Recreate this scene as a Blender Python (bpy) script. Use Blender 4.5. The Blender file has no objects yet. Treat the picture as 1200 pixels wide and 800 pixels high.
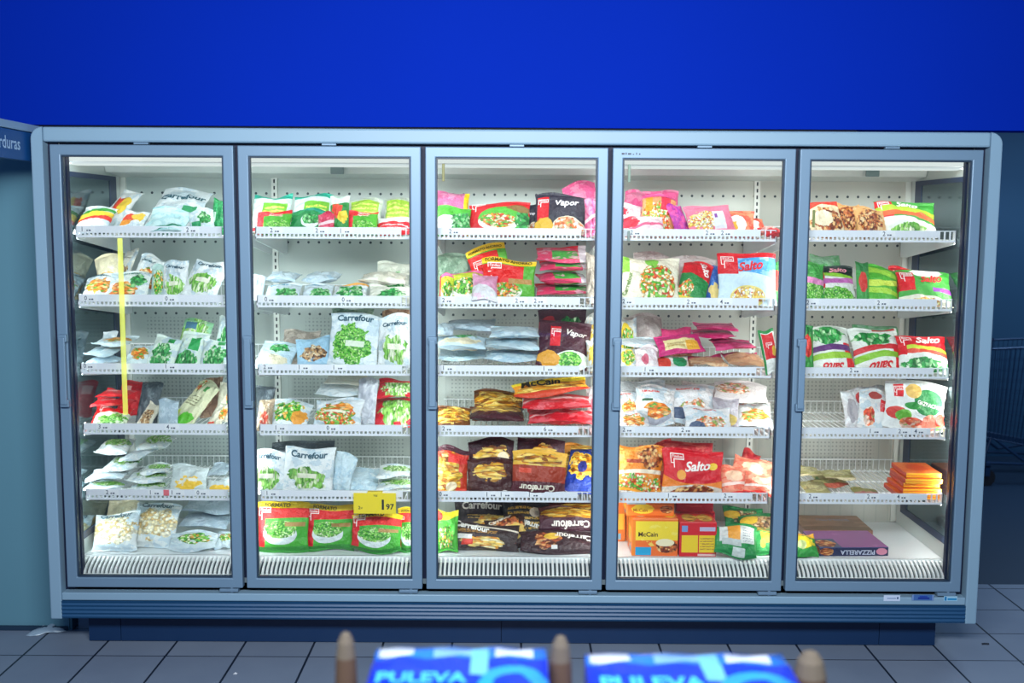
import bpy, bmesh, math, random
import numpy as np
from mathutils import Matrix, Vector
random.seed(7)
SC = bpy.context.scene
COL = SC.collection
PI = math.pi

# ------------------------------------------------------------------ camera (solved from the door grid and the floor tiles)
FPX = 1251.08
CAMP = np.array([-0.0196, -4.4997, 1.8751])
PITCH, YAW, ROLL = 0.110234, 0.00106, 0.0060185
def _basis():
    cy, sy, cp, sp = math.cos(YAW), math.sin(YAW), math.cos(PITCH), math.sin(PITCH)
    f = np.array([sy*cp, cy*cp, -sp]); rt = np.array([cy, -sy, 0.0]); up = np.cross(rt, f)
    c, s = math.cos(ROLL), math.sin(ROLL)
    return c*rt+s*up, -s*rt+c*up, f
RT, UP, FW = _basis()
def proj(P):
    v = np.asarray(P, float)-CAMP
    d = v@FW
    return 600+FPX*(v@RT)/d, 400-FPX*(v@UP)/d
def _ray(px, py): return (px-600)/FPX*RT-(py-400)/FPX*UP+FW
def at(px, py, Y):
    d = _ray(px, py); return CAMP+d*(Y-CAMP[1])/d[1]
def at_floor(px, py, Z=0):
    d = _ray(px, py); return CAMP+d*(Z-CAMP[2])/d[2]
def at_side(px, py, X):
    d = _ray(px, py); return CAMP+d*(X-CAMP[0])/d[0]

cam = bpy.data.objects.new('camera', bpy.data.cameras.new('camera')); COL.objects.link(cam)
cam.matrix_world = Matrix(((RT[0], UP[0], -FW[0], CAMP[0]), (RT[1], UP[1], -FW[1], CAMP[1]), (RT[2], UP[2], -FW[2], CAMP[2]), (0, 0, 0, 1)))
cam.data.sensor_width = 36; cam.data.lens = FPX*36/1200
cam.data.clip_start = .05
cam.data.dof.use_dof = True; cam.data.dof.focus_distance = 4.75; cam.data.dof.aperture_fstop = 2.2
SC.camera = cam
SC.view_settings.view_transform = 'Standard'
SC.view_settings.look = 'None'

# ------------------------------------------------------------------ object helpers
def link(name, me, mat=None, parent=None, loc=None):
    o = bpy.data.objects.new(name, me); COL.objects.link(o)
    if mat is not None:
        for m in (mat if isinstance(mat, (list, tuple)) else [mat]): me.materials.append(m)
    if parent is not None: o.parent = parent
    if loc is not None: o.location = loc
    return o
def tag(o, label, cat, group=None):
    o['label'] = label; o['category'] = cat
    if group: o['group'] = group
    return o
def struct(o): o['kind'] = 'structure'; return o
def empty(name, loc, label, cat, group=None):
    o = bpy.data.objects.new(name, None); COL.objects.link(o); o.location = loc; o.empty_display_size = .05
    return tag(o, label, cat, group)
class MB:
    """collects boxes, rods and polygons into ONE mesh"""
    def __init__(s): s.v = []; s.f = []; s.m = []
    def add(s, v, f, m=0):
        n = len(s.v); s.v += [tuple(p) for p in v]; s.f += [tuple(i+n for i in q) for q in f]; s.m += [m]*len(f)
    def box(s, a, b, m=0):
        (x0, y0, z0), (x1, y1, z1) = a, b
        s.add([(x0,y0,z0),(x1,y0,z0),(x1,y1,z0),(x0,y1,z0),(x0,y0,z1),(x1,y0,z1),(x1,y1,z1),(x0,y1,z1)],
              [(0,3,2,1),(4,5,6,7),(0,1,5,4),(1,2,6,5),(2,3,7,6),(3,0,4,7)], m)
    def rod(s, p, q, r, n=8, m=0, r2=None):
        p, q = Vector(p), Vector(q); d = (q-p).normalized(); a = d.orthogonal().normalized(); b = d.cross(a)
        r2 = r if r2 is None else r2
        v = [p+(a*math.cos(2*PI*i/n)+b*math.sin(2*PI*i/n))*r for i in range(n)]+[q+(a*math.cos(2*PI*i/n)+b*math.sin(2*PI*i/n))*r2 for i in range(n)]
        s.add(v, [(i, (i+1) % n, n+(i+1) % n, n+i) for i in range(n)]+[tuple(range(n-1, -1, -1)), tuple(range(n, 2*n))], m)
    def path(s, pts, r, n=8, m=0):
        for a, b in zip(pts, pts[1:]): s.rod(a, b, r, n, m)
    def prism(s, poly, axis, a, b, m=0):
        """poly: 2D points; axis: 0 extrudes in X over (y,z), 1 in Y over (x,z), 2 in Z over (x,y)"""
        def P(p, t): return [(t, p[0], p[1]), (p[0], t, p[1]), (p[0], p[1], t)][axis]
        n = len(poly)
        s.add([P(p, a) for p in poly]+[P(p, b) for p in poly],
              [(i, (i+1) % n, n+(i+1) % n, n+i) for i in range(n)]+[tuple(range(n-1, -1, -1)), tuple(range(n, 2*n))], m)
    def mesh(s, name, bevel=0, seg=2, smooth=False):
        me = bpy.data.meshes.new(name); me.from_pydata(s.v, [], s.f); me.polygons.foreach_set('material_index', s.m)
        bm = bmesh.new(); bm.from_mesh(me); bmesh.ops.recalc_face_normals(bm, faces=bm.faces)
        if bevel:
            es = [e for e in bm.edges if len(e.link_faces) == 2 and e.calc_face_angle(0) > .6]
            bmesh.ops.bevel(bm, geom=es, offset=bevel, segments=seg, affect='EDGES', profile=.5, clamp_overlap=True)
        bm.to_mesh(me); bm.free()
        if smooth: me.polygons.foreach_set('use_smooth', [True]*len(me.polygons))
        me.update(); return me
    def build(s, name, mat, parent=None, bevel=0, seg=2, smooth=False):
        return link(name, s.mesh(name, bevel, seg, smooth), mat, parent)

# ------------------------------------------------------------------ materials
def lin(h):
    if not isinstance(h, str): return tuple(h)+(1,) if len(h) == 3 else h
    c = [int(h[i:i+2], 16)/255 for i in (0, 2, 4)]
    return tuple((x/12.92 if x <= .04045 else ((x+.055)/1.055)**2.4) for x in c)+(1,)
class NG:
    def __init__(s, name):
        s.mat = bpy.data.materials.new(name); s.mat.use_nodes = True; s.t = s.mat.node_tree; s.t.nodes.clear()
        s.out = s.t.nodes.new('ShaderNodeOutputMaterial')
    def n(s, kind, **kw):
        x = s.t.nodes.new(kind)
        for k, v in kw.items(): setattr(x, k, v)
        return x
    def put(s, sock, v):
        if isinstance(v, bpy.types.NodeSocket): s.t.links.new(v, sock)
        elif v is not None: sock.default_value = v
    def m(s, op, a, b=None, c=None):
        x = s.n('ShaderNodeMath', operation=op); s.put(x.inputs[0], a); s.put(x.inputs[1], b); s.put(x.inputs[2], c); return x.outputs[0]
    def mix(s, fac, a, b, mode='MIX'):
        x = s.n('ShaderNodeMix', data_type='RGBA', blend_type=mode); s.put(x.inputs[0], fac); s.put(x.inputs[6], a); s.put(x.inputs[7], b); return x.outputs[2]
    def noise(s, vec, scale, detail=2, rough=.5):
        x = s.n('ShaderNodeTexNoise'); s.put(x.inputs['Vector'], vec); x.inputs['Scale'].default_value = scale; x.inputs['Detail'].default_value = detail; x.inputs['Roughness'].default_value = rough; return x
    def ramp(s, fac, cols, pos=None, interp='CONSTANT'):
        x = s.n('ShaderNodeValToRGB'); x.color_ramp.interpolation = interp; e = x.color_ramp.elements
        n = len(cols)
        for i, c in enumerate(cols):
            p = pos[i] if pos else (i/n if interp == 'CONSTANT' else i/max(1, n-1))
            el = e[i] if i < 2 else e.new(p)
            el.position = p; el.color = lin(c)
        s.put(x.inputs[0], fac); return x.outputs[0]
    def bsdf(s, color, rough=.5, metal=0, spec=.5, normal=None, **kw):
        b = s.n('ShaderNodeBsdfPrincipled'); s.put(b.inputs['Base Color'], color); s.put(b.inputs['Roughness'], rough)
        s.put(b.inputs['Metallic'], metal); s.put(b.inputs['Specular IOR Level'], spec)
        if normal is not None: s.put(b.inputs['Normal'], normal)
        for k, v in kw.items(): s.put(b.inputs[k], v)
        s.t.links.new(b.outputs[0], s.out.inputs[0]); return b
    def bump(s, h, strength=.2, dist=.01):
        x = s.n('ShaderNodeBump'); s.put(x.inputs['Height'], h); x.inputs['Strength'].default_value = strength; x.inputs['Distance'].default_value = dist; return x.outputs[0]
def plain(name, col, rough=.5, metal=0, spec=.5, var=.06, scale=6, bump=0):
    g = NG(name); tc = g.n('ShaderNodeTexCoord'); nz = g.noise(tc.outputs['Object'], scale, 3)
    c = lin(col)
    lo = tuple(x*(1-var) for x in c[:3])+(1,); hi = tuple(min(1, x*(1+var)) for x in c[:3])+(1,)
    x = g.mix(nz.outputs[0], lo, hi)
    nrm = g.bump(g.noise(tc.outputs['Object'], 180, 2).outputs[0], bump, .002) if bump else None
    g.bsdf(x, rough, metal, spec, nrm); return g.mat
_flat = {}
def ink(col, rough=.45):
    if col not in _flat: _flat[col] = plain('ink_'+col, col, rough, var=.03)
    return _flat[col]

FOOD = {  # colours, cell scale, stretch x, stretch y, turn
 'peas': (['4aa82e','6cc442','96dc60','35902a','7acc4a','c4ea9a'], 22, 1, 1, 0),
 'beans': (['7cc04a','a6dc72','5aa038','d2ecae','8fd05c','e8f2d0'], 17, 1, .28, .9),
 'carrot': (['f08420','f7aa4c','e46a12','ffd596','f59a34','69a83e'], 14, .45, 1, .5),
 'mix': (['f2a233','61b13c','f5e7ba','dd4b2b','84c653','fff4d6','f08a30'], 17, 1, .8, .3),
 'caul': (['f4e6bd','fff6de','e6cd92','dcb978','f7edcf','fbf3da'], 11, 1, 1, 0),
 'fries': (['f6c445','ffdb7a','e29c28','c97a18','f9d060','8f4f12'], 13, .3, 1, .7),
 'rings': (['f7c95a','ffe08c','eaa63a','d98620','f8d878','fff0bd'], 10, .8, 1, .3),
 'spin': (['2f9a48','4fb860','1f7a38','8ad08a','3aa650','bfe4b4'], 12, 1, .6, .6),
 'mush': (['bb8b58','8a5a33','e7d3b2','5b3b24','dcb78b','c79b68'], 12, 1, .8, .4),
 'prawn': (['f49b68','f8c4a4','fff2e4','e8713a','a0b562','fde0c8'], 13, 1, .7, .4),
 'rice': (['f8eaa8','ffd96c','f2b352','ffffff','dc6c4a','fbe79a'], 22, 1, .7, .2),
 'tomato': (['e6442a','f57c4c','fab08a','7fbf4a','ee5a36','ffd8c4'], 8, 1, .9, .3),
 'salad': (['4fb032','92d452','edf5cc','f3b24c','31832a','78c844'], 14, 1, .7, .4),
 'meat': (['b5562c','8a3a1c','e09a5a','d47a3a','f0c080','6a2a14'], 12, 1, .8, .4),
}
def pack_mat(name, base, layers, rough=.3, asp=1.3, var=.10, seed=0, wrinkle=.75):
    g = NG(name)
    uvn = g.n('ShaderNodeUVMap', uv_map='UVMap'); sp = g.n('ShaderNodeSeparateXYZ'); g.put(sp.inputs[0], uvn.outputs[0])
    x, y = sp.outputs[0], sp.outputs[1]
    oi = g.n('ShaderNodeObjectInfo')
    cmb = g.n('ShaderNodeCombineXYZ'); g.put(cmb.inputs[0], x); g.put(cmb.inputs[1], g.m('MULTIPLY', y, asp)); g.put(cmb.inputs[2], g.m('MULTIPLY', oi.outputs['Random'], 37.0))
    uv = cmb.outputs[0]
    nz = g.noise(uv, 5, 3); nv = nz.outputs[0]
    b = lin(base)
    col = g.mix(nv, tuple(c*(1-var*1.6) for c in b[:3])+(1,), tuple(min(1, c*(1+var)) for c in b[:3])+(1,))
    foodc = {}
    def food(k):
        if k in foodc: return foodc[k]
        cols, sc, sx, sy, rot = FOOD[k]
        mp = g.n('ShaderNodeMapping'); mp.inputs['Rotation'].default_value[2] = rot; mp.inputs['Scale'].default_value = (sx, sy, 1); g.put(mp.inputs[0], uv)
        wob = g.noise(mp.outputs[0], 7, 2)
        vadd = g.n('ShaderNodeVectorMath', operation='MULTIPLY_ADD'); g.put(vadd.inputs[0], wob.outputs['Color']); vadd.inputs[1].default_value = (.09, .09, 0); g.put(vadd.inputs[2], mp.outputs[0])
        v = g.n('ShaderNodeTexVoronoi'); v.inputs['Scale'].default_value = sc*1.35; g.put(v.inputs['Vector'], vadd.outputs[0])
        sc_ = g.n('ShaderNodeSeparateColor'); g.put(sc_.inputs[0], v.outputs['Color'])
        c = g.ramp(sc_.outputs[0], cols)
        dk = g.m('SUBTRACT', 1.18, g.m('MULTIPLY', g.m('POWER', v.outputs['Distance'], 2.0), 1.15)); dk = g.m('MAXIMUM', dk, .62)  # darker cell edges: shade painted into the printed food so pieces look rounded
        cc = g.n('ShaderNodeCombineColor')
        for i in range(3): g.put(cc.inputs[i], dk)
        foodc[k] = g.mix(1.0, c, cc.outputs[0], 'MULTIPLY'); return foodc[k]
    def paint(c): return food(c) if c in FOOD else lin(c)
    for L in layers:
        k = L[0]
        if k == 'R':
            x0, y0, x1, y1, c = L[1:]
            mk = g.m('MULTIPLY', g.m('MULTIPLY', g.m('GREATER_THAN', x, x0), g.m('LESS_THAN', x, x1)), g.m('MULTIPLY', g.m('GREATER_THAN', y, y0), g.m('LESS_THAN', y, y1)))
        elif k == 'E':
            cx, cy, rx, ry, c = L[1:6]; w = L[6] if len(L) > 6 else 1.5
            dx = g.m('POWER', g.m('ABSOLUTE', g.m('DIVIDE', g.m('SUBTRACT', x, cx), rx)), 2.0); dy = g.m('POWER', g.m('ABSOLUTE', g.m('DIVIDE', g.m('SUBTRACT', y, cy), ry)), 2.0)
            mk = g.m('LESS_THAN', g.m('ADD', g.m('ADD', dx, dy), g.m('MULTIPLY', g.m('SUBTRACT', nv, .5), w*2)), 1.0)
        elif k in ('U', 'D'):   # above / below a slanted, bowed line
            a, b2, bow, c = L[1:]
            line = g.m('ADD', g.m('MULTIPLY_ADD', x, b2-a, a), g.m('MULTIPLY', g.m('MULTIPLY', x, g.m('SUBTRACT', 1.0, x)), 4*bow))
            mk = g.m('GREATER_THAN' if k == 'U' else 'LESS_THAN', y, line)
        elif k == 'B':          # slanted bowed band
            a, b2, bow, h, c = L[1:]
            line = g.m('ADD', g.m('MULTIPLY_ADD', x, b2-a, a), g.m('MULTIPLY', g.m('MULTIPLY', x, g.m('SUBTRACT', 1.0, x)), 4*bow))
            mk = g.m('LESS_THAN', g.m('ABSOLUTE', g.m('SUBTRACT', y, line)), h)
        elif k == 'T':          # small print lines inside a rectangle
            x0, y0, x1, y1, nl, c = L[1:]
            box = g.m('MULTIPLY', g.m('MULTIPLY', g.m('GREATER_THAN', x, x0), g.m('LESS_THAN', x, x1)), g.m('MULTIPLY', g.m('GREATER_THAN', y, y0), g.m('LESS_THAN', y, y1)))
            fr = g.m('FRACT', g.m('MULTIPLY', g.m('SUBTRACT', y, y0), nl/(y1-y0)))
            wd = g.m('GREATER_THAN', g.noise(uv, 38, 0).outputs[0], .42)
            mk = g.m('MULTIPLY', box, g.m('MULTIPLY', g.m('LESS_THAN', fr, .5), wd))
        elif k == 'N':          # cloudy wash
            lo, c = L[1:]
            mk = g.m('MULTIPLY', g.m('GREATER_THAN', g.noise(uv, 3.3, 4, .6).outputs[0], lo), .75)
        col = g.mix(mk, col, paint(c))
    tc = g.n('ShaderNodeTexCoord')
    w1 = g.noise(tc.outputs['Object'], 19, 5, .62)
    nrm = g.bump(w1.outputs[0], wrinkle, .03)
    g.bsdf(col, rough, 0, .5, nrm); return g.mat

# ------------------------------------------------------------------ lettering (glyph outlines filled as mesh)
_txt = {}
def text2d(s, bold=.0, shear=0.0):
    k = (s, bold, shear)
    if k in _txt: return _txt[k]
    cu = bpy.data.curves.new('t', 'FONT'); cu.body = s; cu.size = 1; cu.offset = bold; cu.shear = shear; cu.resolution_u = 3
    ob = bpy.data.objects.new('t', cu)
    me = bpy.data.meshes.new_from_object(ob)
    v = np.array([p.co[:2] for p in me.vertices]).reshape(-1, 2); f = [tuple(p.vertices) for p in me.polygons]
    bpy.data.objects.remove(ob); bpy.data.curves.remove(cu); bpy.data.meshes.remove(me)
    if len(v):
        v = v-v.min(0); w = v[:, 0].max(); v = v/w
    _txt[k] = (v, f); return _txt[k]
def logo2d():
    """white outlined flag with a word in it and a stem below, the mark on the red packs"""
    V = []; F = []
    def quad(x0, y0, x1, y1):
        n = len(V); V.extend([(x0, y0), (x1, y0), (x1, y1), (x0, y1)]); F.append((n, n+1, n+2, n+3))
    quad(0, .30, .06, 1); quad(.06, .93, 1, 1); quad(.94, .55, 1, .93); quad(.22, .55, .94, .62); quad(.22, .0, .29, .55); quad(.0, .30, .22, .36)
    v, f = text2d('Findus', .015)
    n = len(V); V.extend([(.14+p[0]*.74, .665+p[1]*.74*1.0) for p in v]); F.extend([tuple(i+n for i in q) for q in f])
    return np.array(V), F
# ================================================================== THE SETTING
YB = .95                                     # plane of the blue fascia wall
TILE, TX0, TY0 = .309, -1.8198, -.0434
g = NG('floor_tiles')
tc = g.n('ShaderNodeTexCoord'); sp = g.n('ShaderNodeSeparateXYZ'); g.put(sp.inputs[0], tc.outputs['Object'])
fx = g.m('DIVIDE', g.m('SUBTRACT', sp.outputs[0], TX0), TILE); fy = g.m('DIVIDE', g.m('SUBTRACT', sp.outputs[1], TY0), TILE)
dx = g.m('PINGPONG', fx, .5); dy = g.m('PINGPONG', fy, .5)
grout = g.m('MAXIMUM', g.m('LESS_THAN', dx, .016), g.m('LESS_THAN', dy, .011))
cell = g.n('ShaderNodeCombineXYZ'); g.put(cell.inputs[0], g.m('FLOOR', fx)); g.put(cell.inputs[1], g.m('FLOOR', fy))
wn = g.n('ShaderNodeTexWhiteNoise'); g.put(wn.inputs[0], cell.outputs[0])
nz = g.noise(tc.outputs['Object'], 3.2, 5)
tcol = g.mix(g.m('ADD', g.m('MULTIPLY', wn.outputs[0], .35), g.m('MULTIPLY', nz.outputs[0], .65)), lin('6c7a90'), lin('8c99ab'))
g.bsdf(g.mix(grout, tcol, lin('1b2636')), .42, 0, .35, g.bump(g.m('SUBTRACT', 1.0, grout), .3, .004))
M_TILE = g.mat
M_DARKFLOOR = plain('dark_backroom_floor', '16304a', .6, scale=2)
M_BLUE = plain('blue_fascia_paint', '0230ba', .75, spec=.06, var=.05, scale=1.2)
M_TEAL = plain('dark_teal_wall', '1d4a6c', .7, var=.08, scale=2)
M_PANELWALL = plain('grey_teal_panel', '5e8ea0', .6, var=.05, scale=2)
def slab(name, a, b, mat): m = MB(); m.box(a, b); return struct(m.build(name, mat))
slab('floor', (-5, -5.5, -.06), (6, YB, 0), M_TILE)
slab('floor', (1.2, YB, -.06), (8, 4.2, 0), M_DARKFLOOR)
zf = at(600, 149.5, YB)[2]
slab('wall_back', (-5, YB, zf), (8, YB+.12, 4.6), M_BLUE)
slab('shade_strip_1', (-5, YB+.02, zf-.30), (1.72, YB+.11, zf), plain('painted_gap_shade', '071226', .8))  # near-black slab: the shadow between fascia and cabinet top put in as colour
slab('wall_back', (1.2, 4.1, 0), (8, 4.2, 3.4), M_TEAL)
slab('ceiling', (1.2, YB+.13, 3.0), (8, 4.2, 3.06), M_TEAL)
m = MB(); m.box((-5, .25, 0), (-2.035, .32, 2.2)); m.box((-2.105, .243, 0), (-2.045, .25, 2.2)); struct(m.build('wall_left', M_PANELWALL))
slab('baseboard_left', (-5, .236, 0), (-2.05, .25, .02), plain('dark_base_strip', '17344c', .6))

# ================================================================== THE FREEZER
M_FRAME = plain('blue_grey_aluminium', '728fa8', .42, .15, .5, var=.04)
M_BODY = plain('pale_blue_steel', '86a6bc', .45, .0, .5, var=.03)
M_NAVY = plain('dark_navy_gap', '06163a', .6)
M_BUMP = plain('navy_bumper', '144a74', .45)
M_KICK = plain('navy_kick_plate', '082c54', .45)
M_WHITE = plain('white_enamel', 'eef3f6', .35, var=.02)
M_INNER = plain('white_liner', 'cdd3cf', .4, var=.03)
M_GASKET = plain('dark_gasket', '22384e', .5)
M_CHROME = plain('dull_chrome', 'b8c2c8', .25, .9)
M_WIRE = plain('white_wire', 'f2f5f6', .35, var=.01)
g = NG('clear_glass'); tr = g.n('ShaderNodeBsdfTransparent'); gl = g.n('ShaderNodeBsdfGlossy'); gl.inputs['Roughness'].default_value = .02
tr.inputs[0].default_value = (.97, .99, .985, 1)
fr = g.n('ShaderNodeFresnel'); fr.inputs[0].default_value = 1.45
mx = g.n('ShaderNodeMixShader'); g.put(mx.inputs[0], g.m('MULTIPLY', fr.outputs[0], .9)); g.put(mx.inputs[1], tr.outputs[0]); g.put(mx.inputs[2], gl.outputs[0]); g.put(g.out.inputs[0], mx.outputs[0])
M_GLASS = g.mat
g = NG('mirror_end_glass'); tc = g.n('ShaderNodeTexCoord'); g.bsdf(lin('5d7076'), .08, .75, .5); M_ENDGLASS = g.mat
g = NG('lamp_diffuser'); em = g.n('ShaderNodeEmission'); em.inputs[0].default_value = (.95, 1, 1, 1); em.inputs[1].default_value = 2.2; g.put(g.out.inputs[0], em.outputs[0]); M_LAMP = g.mat
g = NG('soft_diffuser'); em = g.n('ShaderNodeEmission'); em.inputs[0].default_value = (.93, 1, .98, 1); em.inputs[1].default_value = .85; g.put(g.out.inputs[0], em.outputs[0]); M_LAMPSOFT = g.mat
# back panel with rows of round holes and perforated fields
g = NG('perforated_back_panel'); tc = g.n('ShaderNodeTexCoord'); sp = g.n('ShaderNodeSeparateXYZ'); g.put(sp.inputs[0], tc.outputs['Object'])
X, Z = sp.outputs[0], sp.outputs[2]
def rowmask(z, pitch, r):
    u = g.m('SUBTRACT', g.m('PINGPONG', g.m('ADD', X, 10.0), pitch/2), 0.0); w = g.m('SUBTRACT', Z, z)
    return g.m('LESS_THAN', g.m('ADD', g.m('POWER', g.m('ABSOLUTE', u), 2.0), g.m('POWER', g.m('ABSOLUTE', w), 2.0)), r*r)
hz = [at(395, py, .74)[2] for py in (227, 284, 368)]
hole = None
for z in hz:
    k = rowmask(z, .0505, .0062); hole = k if hole is None else g.m('MAXIMUM', hole, k)
def fld(z0, z1, x0, x1):
    u = g.m('PINGPONG', g.m('ADD', X, 10.0), .0095); w = g.m('PINGPONG', Z, .0095)
    d = g.m('MULTIPLY', g.m('LESS_THAN', g.m('ADD', g.m('POWER', u, 2.0), g.m('POWER', w, 2.0)), .0046**2), .4)
    xr = g.m('FRACT', g.m('DIVIDE', g.m('ADD', X, 1.9525), .781))
    inside = g.m('MULTIPLY', g.m('MULTIPLY', g.m('GREATER_THAN', Z, z0), g.m('LESS_THAN', Z, z1)), g.m('MULTIPLY', g.m('GREATER_THAN', xr, x0), g.m('LESS_THAN', xr, x1)))
    return g.m('MULTIPLY', d, inside)
for (ya, yb, x0, x1) in ((400, 374, .18, .62), (478, 443, .1, .72), (545, 515, .2, .8)):
    hole = g.m('MAXIMUM', hole, fld(at(600, ya, .74)[2], at(600, yb, .74)[2], x0, x1))
nz = g.noise(tc.outputs['Object'], 2.2, 3)
rib = g.m('LESS_THAN', g.m('PINGPONG', g.m('ADD', X, 10.0), .03), .0022); rib = g.m('MULTIPLY', rib, g.m('LESS_THAN', Z, at(600, 440, .74)[2])); rib = g.m('MULTIPLY', rib, .35)
tintx = g.m('MULTIPLY_ADD', X, .26, .5)
base = g.mix(tintx, lin('a9bbb8'), lin('c4bdae'))
base = g.mix(nz.outputs[0], base, lin('b2b9b5')); base = g.mix(rib, base, lin('8b9694'))
g.bsdf(g.mix(hole, base, lin('26343a')), .4, .05, .5); M_BACK = g.mat
g = NG('slotted_steel'); tc = g.n('ShaderNodeTexCoord'); sp = g.n('ShaderNodeSeparateXYZ'); g.put(sp.inputs[0], tc.outputs['Object'])
sl = g.m('MULTIPLY', g.m('GREATER_THAN', g.m('FRACT', g.m('DIVIDE', sp.outputs[2], .032)), .45), g.m('LESS_THAN', g.m('PINGPONG', g.m('ADD', sp.outputs[0], 10*.781+.3905), .3905), .004))
g.bsdf(g.mix(sl, lin('d4d6d0'), lin('20282c')), .4, .2); M_SLOT = g.mat

ZT, ZB = 2.1897, .2907
PITCHX = .781
XE = [-1.9525+PITCHX*i for i in range(6)]
XI, YBK = 1.92, .74                                    # inside of the end walls, face of the back panel
freezer = empty('display_freezer', (0, .4, 0), 'long upright glass door freezer with five pale blue framed doors', 'freezer')
freezer.location = (0, 0, 0)
FR = freezer
ztop = 2.261
# outer shell: end panels with a rounded outer top corner, header, sill, bumper, plinth
def end_panel(s):
    m = MB(); x_in, x_out, r = 1.966, 2.016, .05
    poly = [(s*x_in, .151), (s*x_out, .151)]+[(s*(x_out-r+r*math.cos(a)), ztop-r+r*math.sin(a)) for a in [i*PI/16 for i in range(9)]]+[(s*x_in, ztop)]
    m.prism(poly, 1, -.012, .90); return m.build('side_panel', M_BODY, FR, .008)
end_panel(-1); end_panel(1)
m = MB(); m.box((-1.966, -.010, 2.200), (1.966, .90, ztop)); m.build('header_panel', M_BODY, FR, .008)
m = MB(); m.box((-1.966, -.006, .234), (1.966, .10, .268)); m.build('sill_strip', M_BODY, FR, .004)
m = MB()
poly = [(.10, .232)]+[(-.014+(.0045 if i % 2 else 0), .232-.0768*i/9) for i in range(10)]+[(.10, .155)]
m.prism(poly, 0, -1.966, 1.966); m.build('bumper_strip', M_BUMP, FR)
xk = [-1.904, -1.76, -.055, 1.64, 1.892]
for a, b in zip(xk, xk[1:]):
    m = MB(); m.box((a+.0012, .115, .004), (b-.0012, .135, .165)); m.build('kick_plate', M_KICK, FR)
m = MB(); m.box((-1.90, .135, 0), (1.885, .86, .16)); m.build('plinth', M_NAVY, FR)
# inside
m = MB(); m.box((-1.966, YBK, .165), (1.966, .90, 2.20)); m.build('back_panel', M_BACK, FR)
for i in range(6):
    x = max(-1.905, min(1.905, XE[i])); m = MB(); m.box((x-.014, YBK-.014, .40), (x+.014, YBK, 2.12)); m.build('slotted_upright', M_SLOT, FR)
zd = .393
for s in (-1, 1):
    m = MB(); m.box((s*XI if s > 0 else -1.966, .05, .268), (1.966 if s > 0 else s*XI, YBK, 2.20)); m.build('inner_end_wall', M_INNER, FR)
    x = s*(XI-.002); m = MB(); xa, xb = sorted((s*(XI-.010), s*(XI-.0005)))
    z0, z1, ya, yb = .470, 2.085, .075, .655
    m.box((xa, ya, z1-.022), (xb, yb, z1)); m.box((xa, ya, z0), (xb, yb, z0+.03)); m.box((xa, yb-.075, z0+.03), (xb, yb, z1-.022)); m.box((xa, ya, z0+.03), (xb, ya+.02, z1-.022))
    w = m.build('end_window', plain('navy_window_frame', '26344f', .4), FR)
    m = MB(); m.box((s*(XI-.0045)-.0015, ya+.02, z0+.03), (s*(XI-.0045)+.0015, yb-.075, z1-.022)); m.build('pane', M_ENDGLASS, w)
m = MB(); m.box((-XI, .05, 2.155), (XI, YBK, 2.20)); m.build('ceiling_panel', M_INNER, FR)
m = MB(); poly = [(.09, 2.155), (.09, 2.128), (.13, 2.115), (.20, 2.115), (.24, 2.130), (.24, 2.155)]; m.prism(poly, 0, -XI, XI); lc = m.build('light_canopy', M_WHITE, FR)
m = MB(); m.box((-XI+.02, .100, 2.1125), (XI-.02, .19, 2.1155)); m.prism([(.0915, 2.126), (.0915, 2.1535), (.0885, 2.1535), (.0885, 2.126)], 0, -XI+.02, XI-.02); m.build('diffuser', M_LAMPSOFT, lc)
m = MB(); poly = [(.52, 2.155), (.54, 2.10), (YBK, 2.085), (YBK, 2.155)]; m.prism(poly, 0, -XI, XI); m.build('air_duct', M_INNER, FR, .004)
m = MB(); m.box((-XI, .145, zd-.03), (XI, YBK, zd)); m.build('deck_panel', M_WHITE, FR)
# return-air grille: a row of curved bars between two rails
m = MB(); ga, gb = at(600, 656, .145), at(600, 675.5, .055)
prof = []
for i in range(7):
    t = i/6; prof.append((.145-.090*math.sin(t*PI/2)**1.15, gb[2]+(zd-.004-gb[2])*(1-t)**.85))
n = 200
for i in range(n+1):
    x = -XI+.012+(2*XI-.024)*i/n
    v = []; f = []
    for k, (yy, zz) in enumerate(prof):
        v += [(x-.0048, yy, zz), (x+.0048, yy, zz), (x-.0048, yy+.014, zz-.004), (x+.0048, yy+.014, zz-.004)]
    for k in range(6):
        a = 4*k; b = a+4
        f += [(a, a+1, b+1, b), (a+1, a+3, b+3, b+1), (a+2, a, b, b+2)]
    m.add(v, f)
m.box((-XI, .140, zd-.012), (XI, .150, zd)); m.box((-XI, .050, gb[2]-.006), (XI, .060, gb[2]+.004))
m.build('air_grille', M_WIRE, FR)
m = MB(); m.box((-XI, .150, .27), (XI, .16, zd-.03)); m.box((-XI, .062, .270), (XI, .15, .285)); m.build('grille_well', plain('dark_well', '5f6c74', .7), FR)
m = MB(); m.box((-XI, .046, .268), (XI, .062, gb[2]-.008)); m.build('drip_sill', plain('grey_sill', '7d8e98', .45), FR)
for k in range(5):
    c = (XE[k]+XE[k+1])/2+.02; z = at(600, 680, .045)[2]; m = MB(); m.box((c-.028, .042, z-.004), (c+.028, .046, z+.004)); m.build('drain_clip', M_WHITE, FR, .001)
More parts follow.
